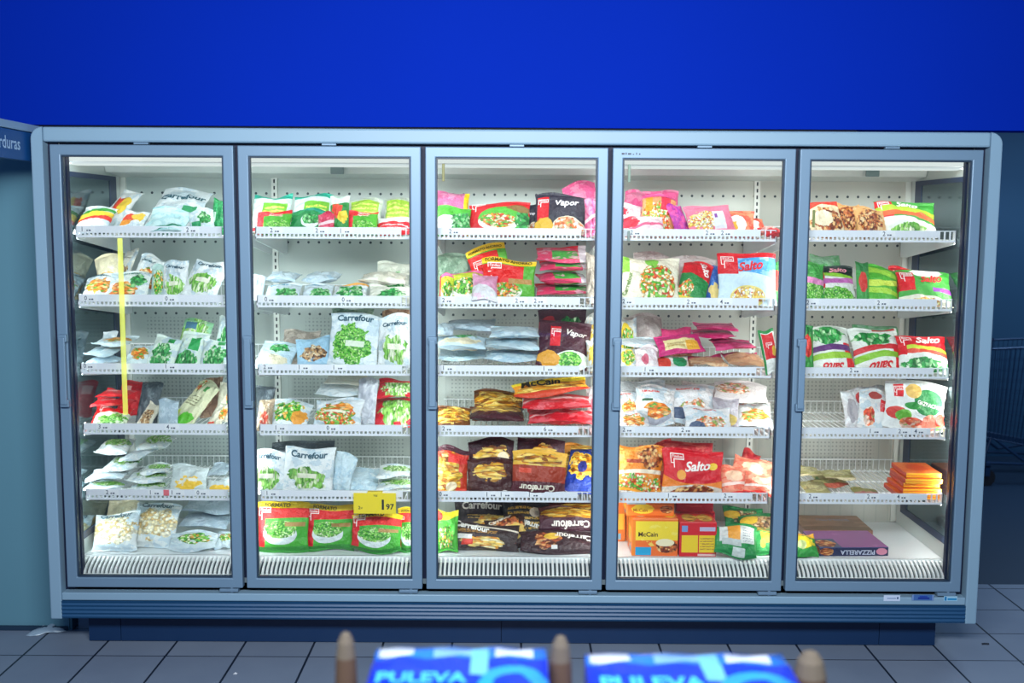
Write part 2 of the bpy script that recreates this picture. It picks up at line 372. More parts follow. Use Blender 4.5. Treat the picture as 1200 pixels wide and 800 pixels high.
# mullions and their lamps
for i in range(6):
    x0, x1 = XE[i]-.042, XE[i]+.042
    if i == 0: x0, x1 = -XI-.04, -1.893
    if i == 5: x0, x1 = 1.893, XI+.04
    m = MB(); m.box((x0, .048, .268), (x1, .075, 2.155)); mu = m.build('mullion', M_NAVY, FR)
    m = MB(); xc = max(-1.915, min(1.915, XE[i])); m.rod((xc, .086, .52), (xc, .086, 2.08), .011, 10); m.build('lamp_tube', M_LAMP, mu)
m = MB(); m.box((-XI, .046, 2.15), (XI, .075, 2.20)); m.box((-1.966, .046, .262), (1.966, .06, .30)); m.box((-1.966, .040, .268), (-1.925, .049, 2.20)); m.box((1.925, .040, .268), (1.966, .049, 2.20)); m.build('frame_backing', M_NAVY, FR)
# doors
def ring(m, x0, x1, z0, z1, w, ya, yb):
    o = [(x0, z0), (x1, z0), (x1, z1), (x0, z1)]; i = [(x0+w, z0+w), (x1-w, z0+w), (x1-w, z1-w), (x0+w, z1-w)]
    v = [(p[0], ya, p[1]) for p in o+i]+[(p[0], yb, p[1]) for p in o+i]; f = []
    for k in range(4):
        j = (k+1) % 4; f += [(k, j, 4+j, 4+k), (8+k, 12+k, 12+j, 8+j), (k, 8+k, 8+j, j), (4+k, 4+j, 12+j, 12+k)]
    m.add(v, f)
FW_ = .044
for i in range(5):
    x0, x1 = XE[i]+.0095, XE[i+1]-.0085
    m = MB(); ring(m, x0, x1, ZB, ZT, FW_, 0, .036); d = m.build('freezer_door', M_FRAME, FR, .004)
    m = MB(); ring(m, x0+FW_-.004, x1-FW_+.004, ZB+FW_-.004, ZT-FW_+.004, .010, .008, .030); m.build('gasket', M_GASKET, d)
    m = MB(); m.box((x0+FW_, .016, ZB+FW_), (x1-FW_, .020, ZT-FW_)); m.build('glass_pane', M_GLASS, d)
    hx = x0+.030; zh0, zh1 = at(285, 474, 0)[2], at(285, 396, 0)[2]
    m = MB(); m.box((hx-.014, -.034, zh0), (hx+.014, -.020, zh1)); m.box((hx-.019, -.026, zh1-.02), (hx+.019, .002, zh1+.012)); m.box((hx-.019, -.026, zh0-.012), (hx+.019, .002, zh0+.02)); m.build('door_handle', M_FRAME, d, .004)
    m = MB(); m.box((x1-.10, -.004, ZB-.016), (x1-.02, .03, ZB-.003)); m.rod((x1-.05, .01, ZB-.022), (x1-.05, .01, ZB), .008); m.build('hinge', M_FRAME, d, .001)
    m = MB(); xc = (x0+x1)/2; m.box((xc-.03, -.003, ZT+.002), (xc+.03, .02, ZT+.010)); m.build('top_catch', M_FRAME, d, .001)
    if i == 3:
        m = MB(); p0 = at(728.5, 181.2, 0)
        for q0, q1, hh in ((0, .012, .008), (.016, .021, .009), (.026, .040, .007), (.046, .052, .004), (.060, .064, .009), (.072, .078, .006)): m.box((p0[0]+q0, -.0012, p0[2]), (p0[0]+q1, -.0002, p0[2]+hh))
        m.build('marking', ink('1c2f4a'), d)
# stickers on the sill strip, lower right
def sticker(pxa, pxb, pya, pyb, colr, marks):
    a, b = at(pxa, pyb, -.008), at(pxb, pya, -.008); m = MB(); m.box((a[0], -.0078, a[2]), (b[0], -.0062, b[2]))
    mats = [ink(colr)]
    for (u0, v0, u1, v1, c) in marks:
        if ink(c) not in mats: mats.append(ink(c))
        m.box((a[0]+(b[0]-a[0])*u0, -.0086, a[2]+(b[2]-a[2])*v0), (a[0]+(b[0]-a[0])*u1, -.0079, a[2]+(b[2]-a[2])*v1), mats.index(ink(c)))
    m.build('sticker', mats, FR)
sticker(1035.5, 1055, 697.3, 704, 'c9d8ee', [(.2, .4, .75, .55, '7d93b8'), (.8, .35, .9, .7, '4a6288')])
sticker(1068.5, 1094.5, 696.8, 703.3, '3f69a8', [(.0, .0, .08, 1, '6f8fc0'), (.92, .0, 1, 1, '6f8fc0'), (.28, .25, .80, .55, '12308f'), (.35, .6, .7, .8, '1a3fa5')])
sticker(1106, 1122, 698.5, 704, '9fcbe0', [(.05, .1, .2, .9, '1579b4'), (.28, .2, .95, .6, '1e88c0')])
# small gauges and clips near the inside top
def plate(px, py, w, h, Y, c, nm):
    p = at(px, py, Y); m = MB(); m.box((p[0]-w/2, Y, p[2]-h/2), (p[0]+w/2, Y+.012, p[2]+h/2)); return m.build(nm, ink(c), FR, .002)
plate(395, 199.5, .062, .034, .51, '7d8b8c', 'thermometer'); plate(1023, 203, .062, .030, .51, '6d8484', 'thermometer')
plate(519.5, 202, .011, .074, .06, '9a9258', 'door_stop'); plate(737.5, 203, .011, .075, .06, '8fa596', 'door_stop'); plate(954, 256, .010, .074, .06, '8f9a5a', 'door_stop'); plate(737, 276.5, .010, .045, .06, '8c9a96', 'door_stop')

# ------------------------------------------------------------------ shelves
YL = .085                                              # front face of the price rails
RAILS = [(267.3, 281.0), (347.6, 361.6), (428.3, 440.8), (498.8, 511.6), (575.8, 588.2)]
SHX = [-1.536+.768*i for i in range(5)]
HW = .347
SHZ = []                                               # shelf surface heights
for a, b in RAILS: SHZ.append(at(600, b, YL)[2]+.012)
SHZ.append(zd)
RAILTOP = [at(600, a, YL)[2] for a, b in RAILS]+[zd]
TAGS = {(0,0):[(101,'1'),(223,'2')],(0,1):[(101,'0'),(196,'0')],(0,2):[(97,'0'),(194,'1')],(0,3):[(112,'3'),(193,'4')],(0,4):[(118,'2'),(171,'1'),(197,'1'),(227,'0')],
 (1,0):[(321,'2'),(374,'2'),(403,'1')],(1,1):[(313,'0'),(404,'0')],(1,2):[(310,'2'),(352,'1'),(393,'1')],(1,3):[(323,'1'),(384,'0')],(1,4):[(311,'1')],
 (2,0):[(530,'2')],(2,1):[(522,'2'),(576,'2'),(608,'2'),(630,'2')],(2,2):[(523,'1'),(642,'1')],(2,3):[(522,'2'),(643,'6')],(2,4):[(518,'0'),(575,'1'),(592,'1'),(626,'1')],
 (3,0):[(742,'2'),(830,'2'),(848,'2')],(3,1):[(734,'2'),(810,'2'),(849,'4')],(3,2):[(762,'1')],(3,3):[(737,'2'),(807,'2')],(3,4):[(793,'1'),(860,'2')],
 (4,0):[(1037,'2')],(4,1):[(951,'2'),(1034,'2')],(4,2):[(1005,'2')],(4,3):[(1032,'1'),(1066,'2'),(1085,'4')],(4,4):[(962,'2'),(1032,'2'),(1068,'4')]}
M_RAIL = plain('white_price_rail', 'eef1fa', .35, var=.01)
M_CARD = ink('f7f8ff')
M_DIG = ink('46546c')
for c in range(5):
    for s in range(5):
        xc = SHX[c]; x0, x1 = xc-HW, xc+HW; z0 = SHZ[s]-.012; z1 = RAILTOP[s]; zs = SHZ[s]
        m = MB()
        for i in range(27): x = x0+.01+(x1-x0-.02)*i/26; m.rod((x, YL+.01, zs-.0025), (x, .715, zs-.0025), .0023, 5)
        for y in (YL+.012, .27, .48, .70): m.rod((x0, y, zs-.007), (x1, y, zs-.007), .003, 6)
        for x in (x0+.002, x1-.002): m.rod((x, YL+.01, zs-.004), (x, .715, zs-.004), .0035, 6)
        # a low wire fence along the rear
        for i in range(24): x = x0+.012+(x1-x0-.024)*i/23; m.rod((x, .705, zs), (x, .705, zs+.05), .0018, 4)
        m.rod((x0, .705, zs+.05), (x1, .705, zs+.05), .003, 6)
        sh = m.build('shelf', M_WIRE, FR)
        m = MB(); h = z1-z0; zl = z0+.008; zu = z0+.020
        m.box((x0, YL, z0), (x1, YL+.008, zl)); m.box((x0, YL, zu), (x1-.075, YL+.008, z1)); m.box((x1-.075, YL, z1-.004), (x1, YL+.008, z1)); m.box((x1-.006, YL, zl), (x1, YL+.008, z1-.004))
        for x in (x1-.075, x1-.052, x1-.029): m.box((x, YL, zl), (x+.005, YL+.008, z1-.004))
        nb = 34
        for i in range(nb): x = x0+(x1-.08-x0)*i/nb; m.box((x, YL+.001, zl), (x+.0075, YL+.007, zu))
        m.box((x0, YL+.0, z0), (x0+.004, YL+.03, z1)); m.box((x1-.004, YL+.0, z0), (x1, YL+.03, z1))
        m.build('price_rail', M_RAIL, sh)
        for x in (x0, x1):
            m = MB(); poly = [(YL+.015, zs-.008), (.735, zs-.008), (.735, zs-.095), (.66, zs-.095), (.14, zs-.026), (YL+.015, zs-.02)]
            m.prism(poly, 0, x-.0015, x+.0015); m.build('bracket', M_WHITE, sh)
        for (px, dg) in TAGS[(c, s)]:
            p = at(px, 300, YL); x = p[0]; m = MB(); m.box((x-.022, YL-.0016, zu+.003), (x+.040, YL-.0002, z1-.003))
            v, f = text2d(dg, .012); hh = v[:, 1].max(); k = .019/hh
            m.add([(x-.014+q[0]*k*.9, YL-.0022, zu+.006+q[1]*k) for q in v], f, 1)
            m.box((x+.006, YL-.0022, zu+.007), (x+.012, YL-.0016, zu+.013), 1); m.box((x+.015, YL-.0022, zu+.007), (x+.024, YL-.0016, zu+.013), 1)
            m.build('price_tag', [M_CARD, M_DIG], sh)
        if (c, s) == (0, 4):
            p = at(186.5, 300, YL); m = MB(); m.box((p[0]-.012, YL-.002, zu+.001), (p[0]+.012, YL, z1-.001)); t = m.build('price_tag', ink('ef7a86'), sh); t['label'] = 'small pink price flag'
# ================================================================== FROZEN PACKS
DOORN = ['leftmost', 'second', 'middle', 'fourth', 'rightmost']
SHN = ['top', 'second', 'third', 'fourth', 'fifth', 'bottom']
# style: base colour, paint layers, what it is, lettering [(text, u, v, width, turn deg, colour, shear)]
CARR = lambda v=.80, c='2e5668', w=.62, u=.19, r=0: ('Carrefour', u-.06, v-.02, w*1.18, r, c, 0)
def findus_flag(): return [('U', .78, .92, .02, 'e2231f'), ('R', 0, 0, .12, 1, 'e2231f')]
ST = {
 'w_bean': ('eef2f4', [('N', .53, 'bfd3e0'), ('E', .5, .36, .36, .24, 'beans'), ('R', .3, .36, .68, .46, 'f0f0d8')], 'white bag of green beans', [CARR()]),
 'w_pea': ('e6eff4', [('N', .53, 'bfd3e0'), ('E', .46, .44, .38, .34, 'peas'), ('R', .34, .40, .72, .50, 'e2ecd8')], 'white bag of green peas', [CARR(.86)]),
 'w_carrot': ('edf1f2', [('N', .53, 'bfd3e0'), ('E', .5, .4, .42, .26, 'carrot')], 'white bag of sliced carrots', [CARR(.8, '3c6470', .5)]),
 'w_mixveg': ('edf2f0', [('N', .53, 'bfd3e0'), ('E', .42, .34, .34, .26, 'carrot'), ('E', .72, .62, .2, .2, 'spin')], 'white bag of carrot and broccoli mix', [CARR(.86, '4b7f72', .4, .35)]),
 'w_pepper': ('eef1f2', [('N', .53, 'bfd3e0'), ('B', .30, .44, .06, .07, 'e2352a'), ('B', .44, .60, .04, .09, 'f6cf3c'), ('B', .60, .78, .02, .06, '3f9a3c')], 'white bag of red and yellow pepper strips', []),
 'w_redyel': ('f0f2f2', [('N', .53, 'bfd3e0'), ('E', .38, .5, .24, .24, 'e8492c'), ('E', .72, .55, .2, .2, 'f4cc46'), ('E', .3, .3, .2, .12, 'f09a2c')], 'white bag with red and yellow food picture', []),
 'w_plain': ('e6edf2', [('N', .53, 'bfd3e0'), ('N', .56, 'cfdde6')], 'plain white frosted bag', []),
 'w_carr': ('e9eff3', [('N', .53, 'bfd3e0'), ('N', .58, 'd2dfe8'), ('R', .62, .2, .9, .5, '3f9f6a')], 'white bag with large dark lettering', [CARR(.66, '33606e', .8, .1)]),
 'aqua': ('b4dfe4', [('N', .48, 'd8f2f2'), ('B', .02, .3, -.05, .04, '1f8a6a')], 'translucent aqua bag drooping over the rail', []),
 'w_green': ('e4f0ee', [('N', .53, 'bfd3e0'), ('R', .1, .1, .5, .5, '2f9a62'), ('E', .65, .6, .22, .2, 'spin')], 'white bag with green panel', []),
 'green': ('1f8f4e', [('N', .55, '35b06a'), ('R', .1, .3, .35, .6, 'cdebd8')], 'green bag', []),
 'cream_o': ('efe2bf', [('D', .5, .4, .1, 'f4b63e'), ('N', .6, 'f6efe0')], 'cream bag with orange picture', []),
 'w_brown': ('e8e6da', [('N', .53, 'bfd3e0'), ('E', .5, .36, .36, .24, 'mush')], 'white bag of brown mushrooms', [CARR(.8, '6b6a55', .5)]),
 'teal': ('bcd9d4', [('E', .5, .5, .36, .34, 'salad')], 'pale teal bag of vegetables', []),
 'w_spin': ('e4f0e8', [('N', .53, 'bfd3e0'), ('E', .5, .34, .38, .34, 'spin'), ('R', .55, .74, .8, .9, '2a9a4a')], 'white bag with green spinach circle', []),
 'w_spin2': ('dfeee4', [('N', .53, 'bfd3e0'), ('R', .42, .44, .78, .80, '2aa352'), ('E', .4, .18, .4, .24, 'spin')], 'white bag with square green label', []),
 'leafy': ('8fc79a', [('E', .5, .5, .5, .5, 'beans'), ('R', .1, .72, .5, .9, '4a7a94')], 'pale green bag of leaves', []),
 'icy': ('cfe2ec', [('N', .5, 'b2cfe0'), ('N', .62, 'eef6fa')], 'icy pale blue translucent bag', []),
 'icy_o': ('d4e4ea', [('E', .55, .5, .36, .26, 'carrot'), ('N', .62, 'eef6fa')], 'icy bag with orange stripe', []),
 'fin_pea': ('e3ecd0', [('R', 0, .62, 1, 1, 'e2231f'), ('R', 0, 0, .10, 1, 'd91f1e'), ('E', .55, .3, .38, .26, 'peas')], 'red and white bag of peas', [('LOGO', .12, .66, .28, 0, 'ffffff', 0)]),
 'red': ('d81f26', [('N', .6, 'ef5a55'), ('R', .1, .55, .5, .8, 'f2b0ac')], 'folded red bag', []),
 'dkgrey': ('4c555c', [('N', .55, '767f86')], 'dark grey bag', []),
 'mushbag': ('ded6c4', [('E', .5, .35, .34, .3, 'mush')], 'beige bag of mushrooms', []),
 'olive': ('d9d7b4', [('E', .55, .16, .3, .1, '57b52a'), ('R', .5, .70, .66, .84, '4f9f50'), ('E', .16, .84, .22, .14, 'mix'), ('T', .2, .42, .7, .62, 4, '7d7a5a'), ('R', 0, 0, .2, .3, 'cbdc5a')], 'cream kraft bag with green oval', []),
 'cream_r': ('e3dcc6', [('E', .8, .5, .22, .2, 'carrot'), ('R', 0, .1, .5, .16, 'd9482f')], 'cream bag with orange picture', []),
 'brownbag': ('8d6a55', [('N', .5, 'b89478')], 'brown bag', []),
 'w_grpep': ('eaf0f0', [('N', .53, 'bfd3e0'), ('E', .55, .6, .42, .30, 'beans'), ('N', .64, 'ffffff')], 'white bag of green pepper strips', []),
 'clr_y': ('cfdadb', [('E', .5, .3, .4, .24, 'f2c53c'), ('N', .6, 'e6eef0')], 'translucent bag with yellow corn picture', []),
 'w_caul': ('e9eeee', [('N', .53, 'bfd3e0'), ('E', .5, .50, .46, .34, 'caul')], 'white bag of cauliflower florets', [CARR(.90, '56707a', .6)]),
 'w_brocc': ('d6e4ea', [('N', .53, 'bfd3e0'), ('E', .55, .55, .36, .26, 'salad'), ('N', .62, 'eef4f8')], 'frosted bag of broccoli', []),
 'greyblue': ('a9bccb', [('N', .5, 'c6d4df'), ('N', .64, '7f95a8')], 'grey blue translucent bag', []),
 # red and green range
 'tealpea': ('d6e9e4', [('R', .28, .18, .92, .72, '74b838'), ('T', .32, .25, .86, .65, 4, 'e8e46a'), ('U', .86, .86, 0, '2aa890'), ('R', 0, .05, 1, .12, 'd8323c')], 'teal and white bag with green label', []),
 'pea_front': ('4fae2e', [('U', .66, .9, -.06, 'e2232c'), ('R', 0, 0, .22, 1, 'e8323a'), ('E', .62, .26, .40, .24, 'peas'), ('T', .36, .70, .76, .9, 2, 'ffd9d4')], 'red and green bag of peas', []),
 'greenbowl': ('1f8c4a', [('E', .62, .42, .30, .26, 'e4f0ee', .2), ('E', .62, .48, .27, .2, 'spin', .4), ('U', .84, .84, .02, '2a9c80')], 'green bag with bowl picture', []),
 'pinkred': ('d9365a', [('N', .55, 'ee7a92'), ('B', .4, .6, 0, .07, 'f6d6dc')], 'pink and red folded bag', []),
 'greenpep': ('2c8c3c', [('E', .4, .62, .30, .18, 'e6452c'), ('E', .7, .45, .24, .16, 'f2d03c'), ('U', .72, .8, .05, 'd4e6d8')], 'green bag with red and yellow peppers', []),
 'label_g': ('c6cfc0', [('R', .08, .15, .92, .85, '9cc43c'), ('T', .12, .2, .88, .8, 5, 'dce87a')], 'grey bag with lime label', []),
 'redwhite': ('f2f4f2', [('D', .55, .55, 0, 'e02430'), ('T', .1, .15, .9, .45, 2, 'ffd0d0')], 'red and white bag', []),
 'bluew': ('d9e9f4', [('R', .45, .5, .66, .82, '8d9aa0'), ('N', .58, 'b8d6ec')], 'flat blue and white bag', []),
 'bluebrocc': ('dce9f2', [('E', .62, .32, .32, .26, 'spin'), ('T', .08, .74, .62, .88, 1, '4f9cbc')], 'blue and white bag of broccoli', []),
 'w_broc2': ('eaeef0', [('N', .53, 'bfd3e0'), ('E', .34, .42, .2, .34, 'spin'), ('E', .72, .42, .2, .34, 'spin'), ('U', .86, .86, .02, 'e8a84a')], 'white bag with two broccoli pictures', []),
 'creamflat': ('e9e3d2', [('N', .55, 'f6f3ea')], 'cream flat bag', []),
 'cream_broc': ('e8e8da', [('E', .55, .35, .3, .3, 'spin')], 'cream bag with broccoli picture', []),
 'icyleaf': ('c9e1ee', [('E', .55, .66, .3, .16, 'spin'), ('E', .5, .26, .4, .16, 'e9dfc2')], 'icy blue bag with green leaves', []),
 'bluemush': ('a6cde6', [('E', .5, .38, .36, .24, 'mush'), ('N', .62, '74aed4')], 'icy blue bag of mushrooms', []),
 'grgreen': ('7f9c84', [('N', .5, 'a4bda6')], 'grey green bag', []),
 'w_cory': ('e4ebee', [('N', .53, 'bfd3e0'), ('E', .5, .5, .40, .34, 'salad'), ('E', .8, .36, .2, .26, 'f0a23c'), ('N', .66, 'f4f8fa')], 'white bag of yellow and green vegetables', []),
 'w_wok': ('e2e6ea', [('N', .53, 'bfd3e0'), ('E', .42, .40, .42, .38, 'mix'), ('E', .5, .64, .3, .14, 'carrot'), ('R', .2, .46, .66, .54, 'f3ead2')], 'white bag of mixed wok vegetables', []),
 'silver': ('b9bcc8', [('N', .5, 'd4d6de'), ('N', .66, '9497a6')], 'silver grey translucent bag', []),
 'redbean': ('c92230', [('E', .60, .5, .44, .48, 'beans'), ('B', .80, .84, .03, .07, 'e2232c')], 'red bag of bright green beans', []),
 'brownred': ('a08a72', [('E', .5, .3, .3, .2, 'c2452c'), ('N', .55, 'd9ccb8')], 'brown bag with red picture', []),
 'fin_green': ('4cb336', [('B', .76, .80, .02, .12, 'e2231f'), ('R', 0, 0, .16, .86, 'dd2026'), ('U', .87, .87, 0, 'ffd91e'), ('D', .12, .16, -.02, '2f8c2c'), ('E', .46, .38, .34, .22, 'e6eff0', .1), ('E', .46, .46, .33, .17, 'beans', .3), ('E', .46, .47, .31, .14, 'peas', .9), ('R', .55, .52, .95, .60, 'b58a4e')], 'red and green bag with bowl of green beans', [('FORMATO', .14, .885, .5, 0, '6a5a1a', 0), ('LOGO', .03, .64, .24, 0, 'fff4f0', 0)]),
 'fin_red': ('d92028', [('E', .58, .40, .44, .36, '58b83a', .2), ('E', .48, .30, .34, .24, 'e8efe8', .1), ('E', .48, .36, .32, .19, 'mix', .3), ('E', .9, .4, .14, .3, 'spin'), ('E', .84, .72, .2, .12, '8a6a3a')], 'red bag with bowl of green vegetables', [('LOGO', .05, .66, .22, 0, 'fff4f0', 0)]),
 'pinktop': ('e678a8', [('N', .55, 'f0a2c4'), ('R', .86, 0, 1, 1, 'f8d020')], 'pink bag with yellow edge', []),
 'broccbowl': ('54ba3c', [('D', .5, .62, .05, '2f8f2c'), ('E', .3, .36, .36, .24, 'eaf2ee', .2), ('E', .75, .4, .3, .3, 'spin')], 'green bag with broccoli bowl', []),
 'vapor': ('35323f', [('R', .04, .30, .26, .86, 'd8222c'), ('E', .66, .14, .32, .26, 'f3ead2', .2), ('E', .66, .16, .28, .22, 'prawn', .5), ('E', .18, .14, .18, .2, 'e0b23c')], 'dark steam-cook bag with red flag', [('LOGO', .05, .58, .20, 0, 'ffffff', 0), ('Vapor', .40, .58, .46, 5, 'e8e4ea', .25)]),
 'pink': ('ec5f94', [('N', .5, 'f59ab8'), ('B', .35, .6, .05, .05, 'f8e4ea')], 'pink bag', []),
 'pinkpale': ('eda8cc', [('D', .45, .2, .1, 'e6e4ea'), ('N', .6, 'f4c8e0')], 'pale pink bag overhanging the rail', []),
 'fin_yel': ('c9d83c', [('U', .86, .9, .02, 'e86aa0'), ('R', 0, 0, .10, 1, 'e2342a'), ('E', .55, .34, .44, .34, 'eef2e6', .1), ('E', .55, .42, .40, .26, 'salad', .4)], 'red and lime bag with white bowl', []),
 'formato': ('5fb13c', [('U', .84, .84, 0, 'ffd42a'), ('U', .0, .0, 0, '5fb13c'), ('R', 0, .40, .78, .84, 'e2231f'), ('U', .86, .86, 0, 'ffd42a'), ('R', 0, 0, .1, .84, 'e2231f'), ('E', .40, .2, .36, .22, 'eef0e4', .1), ('E', .40, .25, .33, .18, 'mix', .3), ('R', .5, .40, .95, .52, 'b8894a')], 'red bag with yellow top strip', [('FORMATO AHORRO', .06, .895, .86, 0, '4a3a10', 0), ('LOGO', .10, .55, .26, 0, 'fff4f0', 0)]),
 'findflat': ('e84a72', [('R', .30, .1, .82, .62, '4fae4a'), ('N', .60, 'f5b8cc'), ('U', .8, .74, .05, 'e22436'), ('R', .84, 0, 1, 1, 'f2e8ee')], 'pink and green bag lying flat', []),
 'greybrown': ('8f8378', [('N', .5, 'b5a99c')], 'grey brown bag', []),
 'icylabel': ('d0e2ea', [('R', .5, .3, .66, .8, 'e8ecee'), ('R', .3, .3, .48, .7, '9ab6c0'), ('N', .58, 'b4d2de')], 'icy pale bag with small label', []),
 'vaporpea': ('4a2630', [('R', .22, .42, .42, .82, 'd8222c'), ('E', .66, .16, .34, .18, 'e8f0e4', .1), ('E', .62, .18, .24, .14, 'peas', .3), ('E', .22, .12, .22, .2, 'e6a43c')], 'dark brown steam-cook bag with peas', [('LOGO', .24, .58, .18, 0, 'ffffff', 0), ('Vapor', .52, .62, .4, -6, 'd6d0c8', .25)]),
 'dkgreen': ('4a3038', [('E', .65, .5, .36, .3, 'spin'), ('E', .2, .6, .2, .2, 'b8383c')], 'dark bag with green picture', []),
 'w_yel': ('e8e4da', [('N', .53, 'bfd3e0'), ('E', .4, .5, .3, .3, 'd9b84a'), ('N', .62, 'f6f6f2')], 'white bag with yellow picture', []),
 'fries_d': ('7a4620', [('E', .5, .55, .5, .36, 'fries')], 'orange and brown bag of fries', []),
 'friesflat': ('5a2a22', [('E', .5, .6, .46, .34, 'fries'), ('D', .18, .22, 0, '4a1e26')], 'dark brown bag of fries', []),
 'mccain': ('f09a2c', [('E', .5, .4, .5, .4, 'fries'), ('U', .72, .72, .02, 'f8dc2e'), ('D', .2, .2, .04, 'd8462a')], 'orange and yellow bag of fries', [('McCain', .10, .76, .55, 0, '1a1a18', .15)]),
 'redflat': ('de2a36', [('N', .52, 'f0707a'), ('B', .3, .6, .05, .05, 'f7c4c4')], 'glossy red bag lying flat', []),
 'redfries': ('d9472e', [('E', .42, .4, .42, .42, 'fries'), ('E', .55, .16, .16, .1, 'fff0d0', .1), ('R', .4, .66, 1, .84, 'dc2c26'), ('U', .88, .88, 0, '4a2430')], 'red bag of potato rings', []),
 'purplefries': ('43202f', [('E', .52, .62, .42, .22, 'fries'), ('E', .78, .58, .14, .14, 'fff0d0', .1), ('E', .6, .2, .1, .06, 'f4f0ee', .1)], 'dark purple bag of fries', []),
 'brownfries': ('4a2626', [('E', .5, .62, .40, .22, 'fries'), ('E', .8, .10, .06, .04, 'f4f0ee', .1), ('N', .7, '7a4a3c')], 'dark brown bag with fries window', []),
 'carrfries': ('8a3220', [('U', .66, .66, .02, 'f2bc48'), ('E', .5, .76, .46, .16, 'fries'), ('R', 0, .30, 1, .66, 'a63a22'), ('D', .30, .30, .03, '5a2630'), ('R', .12, .5, .35, .6, 'e2503a')], 'red brown bag of fries with upside down lettering', [('Carrefour', .80, .26, .66, 180, 'f4ead8', 0)]),
 'bluefries': ('1c3a9a', [('E', .5, .58, .44, .32, 'ffd23c', 1.2), ('E', .5, .58, .40, .28, 'fries'), ('E', .46, .5, .14, .14, '2a2f7a', .3), ('U', .9, .9, .02, '16246a')], 'blue bag of yellow fries', []),
 'orangeflat': ('f0a040', [('E', .5, .5, .5, .5, 'fries')], 'orange bag lying flat', []),
 'greenmix': ('4fb83a', [('U', .74, .86, 0, 'f6dc2c'), ('E', .14, .86, .2, .12, 'dc2c26', .2), ('E', .5, .35, .34, .3, 'salad')], 'bright green bag with yellow top', []),
 'darkcarr': ('33292c', [('E', .62, .40, .34, .20, 'rings'), ('T', .2, .52, .7, .64, 2, 'c9a25a')], 'black bag with white lettering', [('Carrefour', .12, .74, .66, 0, 'f0ece6', 0)]),
 'darkpasta': ('3a2826', [('E', .5, .24, .30, .20, 'rings'), ('B', .76, .70, .10, .03, 'e8dcc8'), ('T', .12, .58, .7, .70, 3, 'd49a3a'), ('R', .1, .34, .34, .5, 'e8e4e2'), ('R', .2, .14, .36, .32, 'd8382a')], 'dark brown bag with pasta picture', [('Carrefour', .08, .76, .5, -8, 'f0ece6', 0)]),
 'nuggets': ('3c2420', [('E', .5, .55, .44, .36, 'meat'), ('E', .75, .45, .24, .24, 'e0bc62', .8)], 'dark bag of breaded nuggets', [('Carrefour', .1, .84, .6, 12, 'e6dccc', 0)]),
 'darkstripe': ('2c2a2c', [('T', .1, .3, .9, .9, 5, 'd4a84a'), ('E', .72, .72, .14, .12, 'e8d8c0', .2)], 'black striped bag with tilted lettering', [('Carrefour', .9, .36, .66, 160, 'e8e4de', 0)]),
 'friesup': ('5a2a2a', [('E', .5, .70, .46, .26, 'fries'), ('D', .48, .48, .06, '4a2230')], 'dark bag of fries with upside down lettering', [('Carrefour', .86, .40, .66, 180, 'e8dcd4', 0)]),
 'darkred': ('3c2024', [('E', .34, .48, .18, .30, 'meat'), ('E', .40, .60, .10, .12, 'f0c040', .3), ('R', .40, .14, .48, .26, 'e4e0de'), ('N', .66, '6a3c34')], 'dark bag with red and yellow picture', [('Carrefour', .95, .66, .5, 176, 'ece4dc', 0)]),
 # pink range of the fourth door
 'pinkw': ('f2dde4', [('E', .2, .5, .24, .3, 'e2384c', .8), ('N', .6, 'ffffff'), ('B', .1, .5, 0, .05, 'e86a90')], 'white and pink bag', []),
 'wokpink': ('f0a070', [('E', .5, .4, .4, .34, 'mix'), ('R', .1, .5, .3, .9, 'f29a2c'), ('R', .56, .55, .84, .95, 'e03a50'), ('U', .86, .9, .03, 'e85a92')], 'orange and pink bag of noodles', []),
 'purple': ('b03aa0', [('N', .5, 'e0559a')], 'purple pink bag', []),
 'pinkfood': ('ef7f9c', [('E', .34, .4, .34, .32, 'rice'), ('R', .56, .06, .82, .66, 'e9eaf2'), ('R', .60, .4, .66, .55, '8a3aa0')], 'pink bag with rice picture and white label', []),
 'redor': ('e85a44', [('N', .5, 'f29a70'), ('E', .4, .4, .3, .3, 'f0f0f2', .8), ('E', .25, .3, .2, .2, 'f2b43c')], 'red and orange crumpled bag', []),
 'redsmall': ('e2343c', [('B', .5, .5, 0, .16, 'ffb8b0')], 'bright red bag hanging over the rail end', []),
 'vegmix': ('efe9d2', [('E', .62, .38, .32, .42, 'prawn', .2), ('E', .62, .38, .30, .40, 'mix', .4), ('E', .52, .88, .12, .12, '7fc24a', .2), ('D', .1, -.5, 0, 'd9dfa8'), ('R', 0, .60, .14, 1, '8ccf4a')], 'cream bag with round vegetable picture', [('Carrefour', .10, .10, .42, 78, '6a8a3c', 0)]),
 'greyflat': ('b9a8a4', [('N', .5, 'd2c6c4')], 'grey translucent bag', []),
 'saltogr': ('2f8f4a', [('U', .62, .5, .04, 'd8262c'), ('E', .3, .25, .26, .2, 'mix'), ('D', .1, .14, 0, 'e8d04a')], 'green and red bag turned sideways', [('Salto', .52, .92, .62, -62, 'fff2ee', .3)]),
 'bluepack': ('2f62b8', [('N', .55, '5a94dc'), ('E', .5, .3, .3, .2, 'f2d88a')], 'blue bag', []),
 'saltoblue': ('4fa4e4', [('N', .50, '9fd4f4'), ('D', .58, .46, .10, 'd4e8f4'), ('E', .50, .16, .30, .20, 'f6e28a', .1), ('E', .50, .17, .27, .16, 'rice', .4), ('U', .88, .88, .02, 'e2232c'), ('R', 0, .58, .34, .97, 'e2232c')], 'sky blue and red bag of rice', [('LOGO', .05, .68, .22, 0, 'fff4f0', 0), ('Salto', .34, .62, .44, 6, 'e2232c', .35)]),
 'greenred': ('3f9a44', [('E', .5, .55, .34, .24, 'd83a30', .4), ('U', .8, .8, 0, '2a7a3a')], 'green and red bag', []),
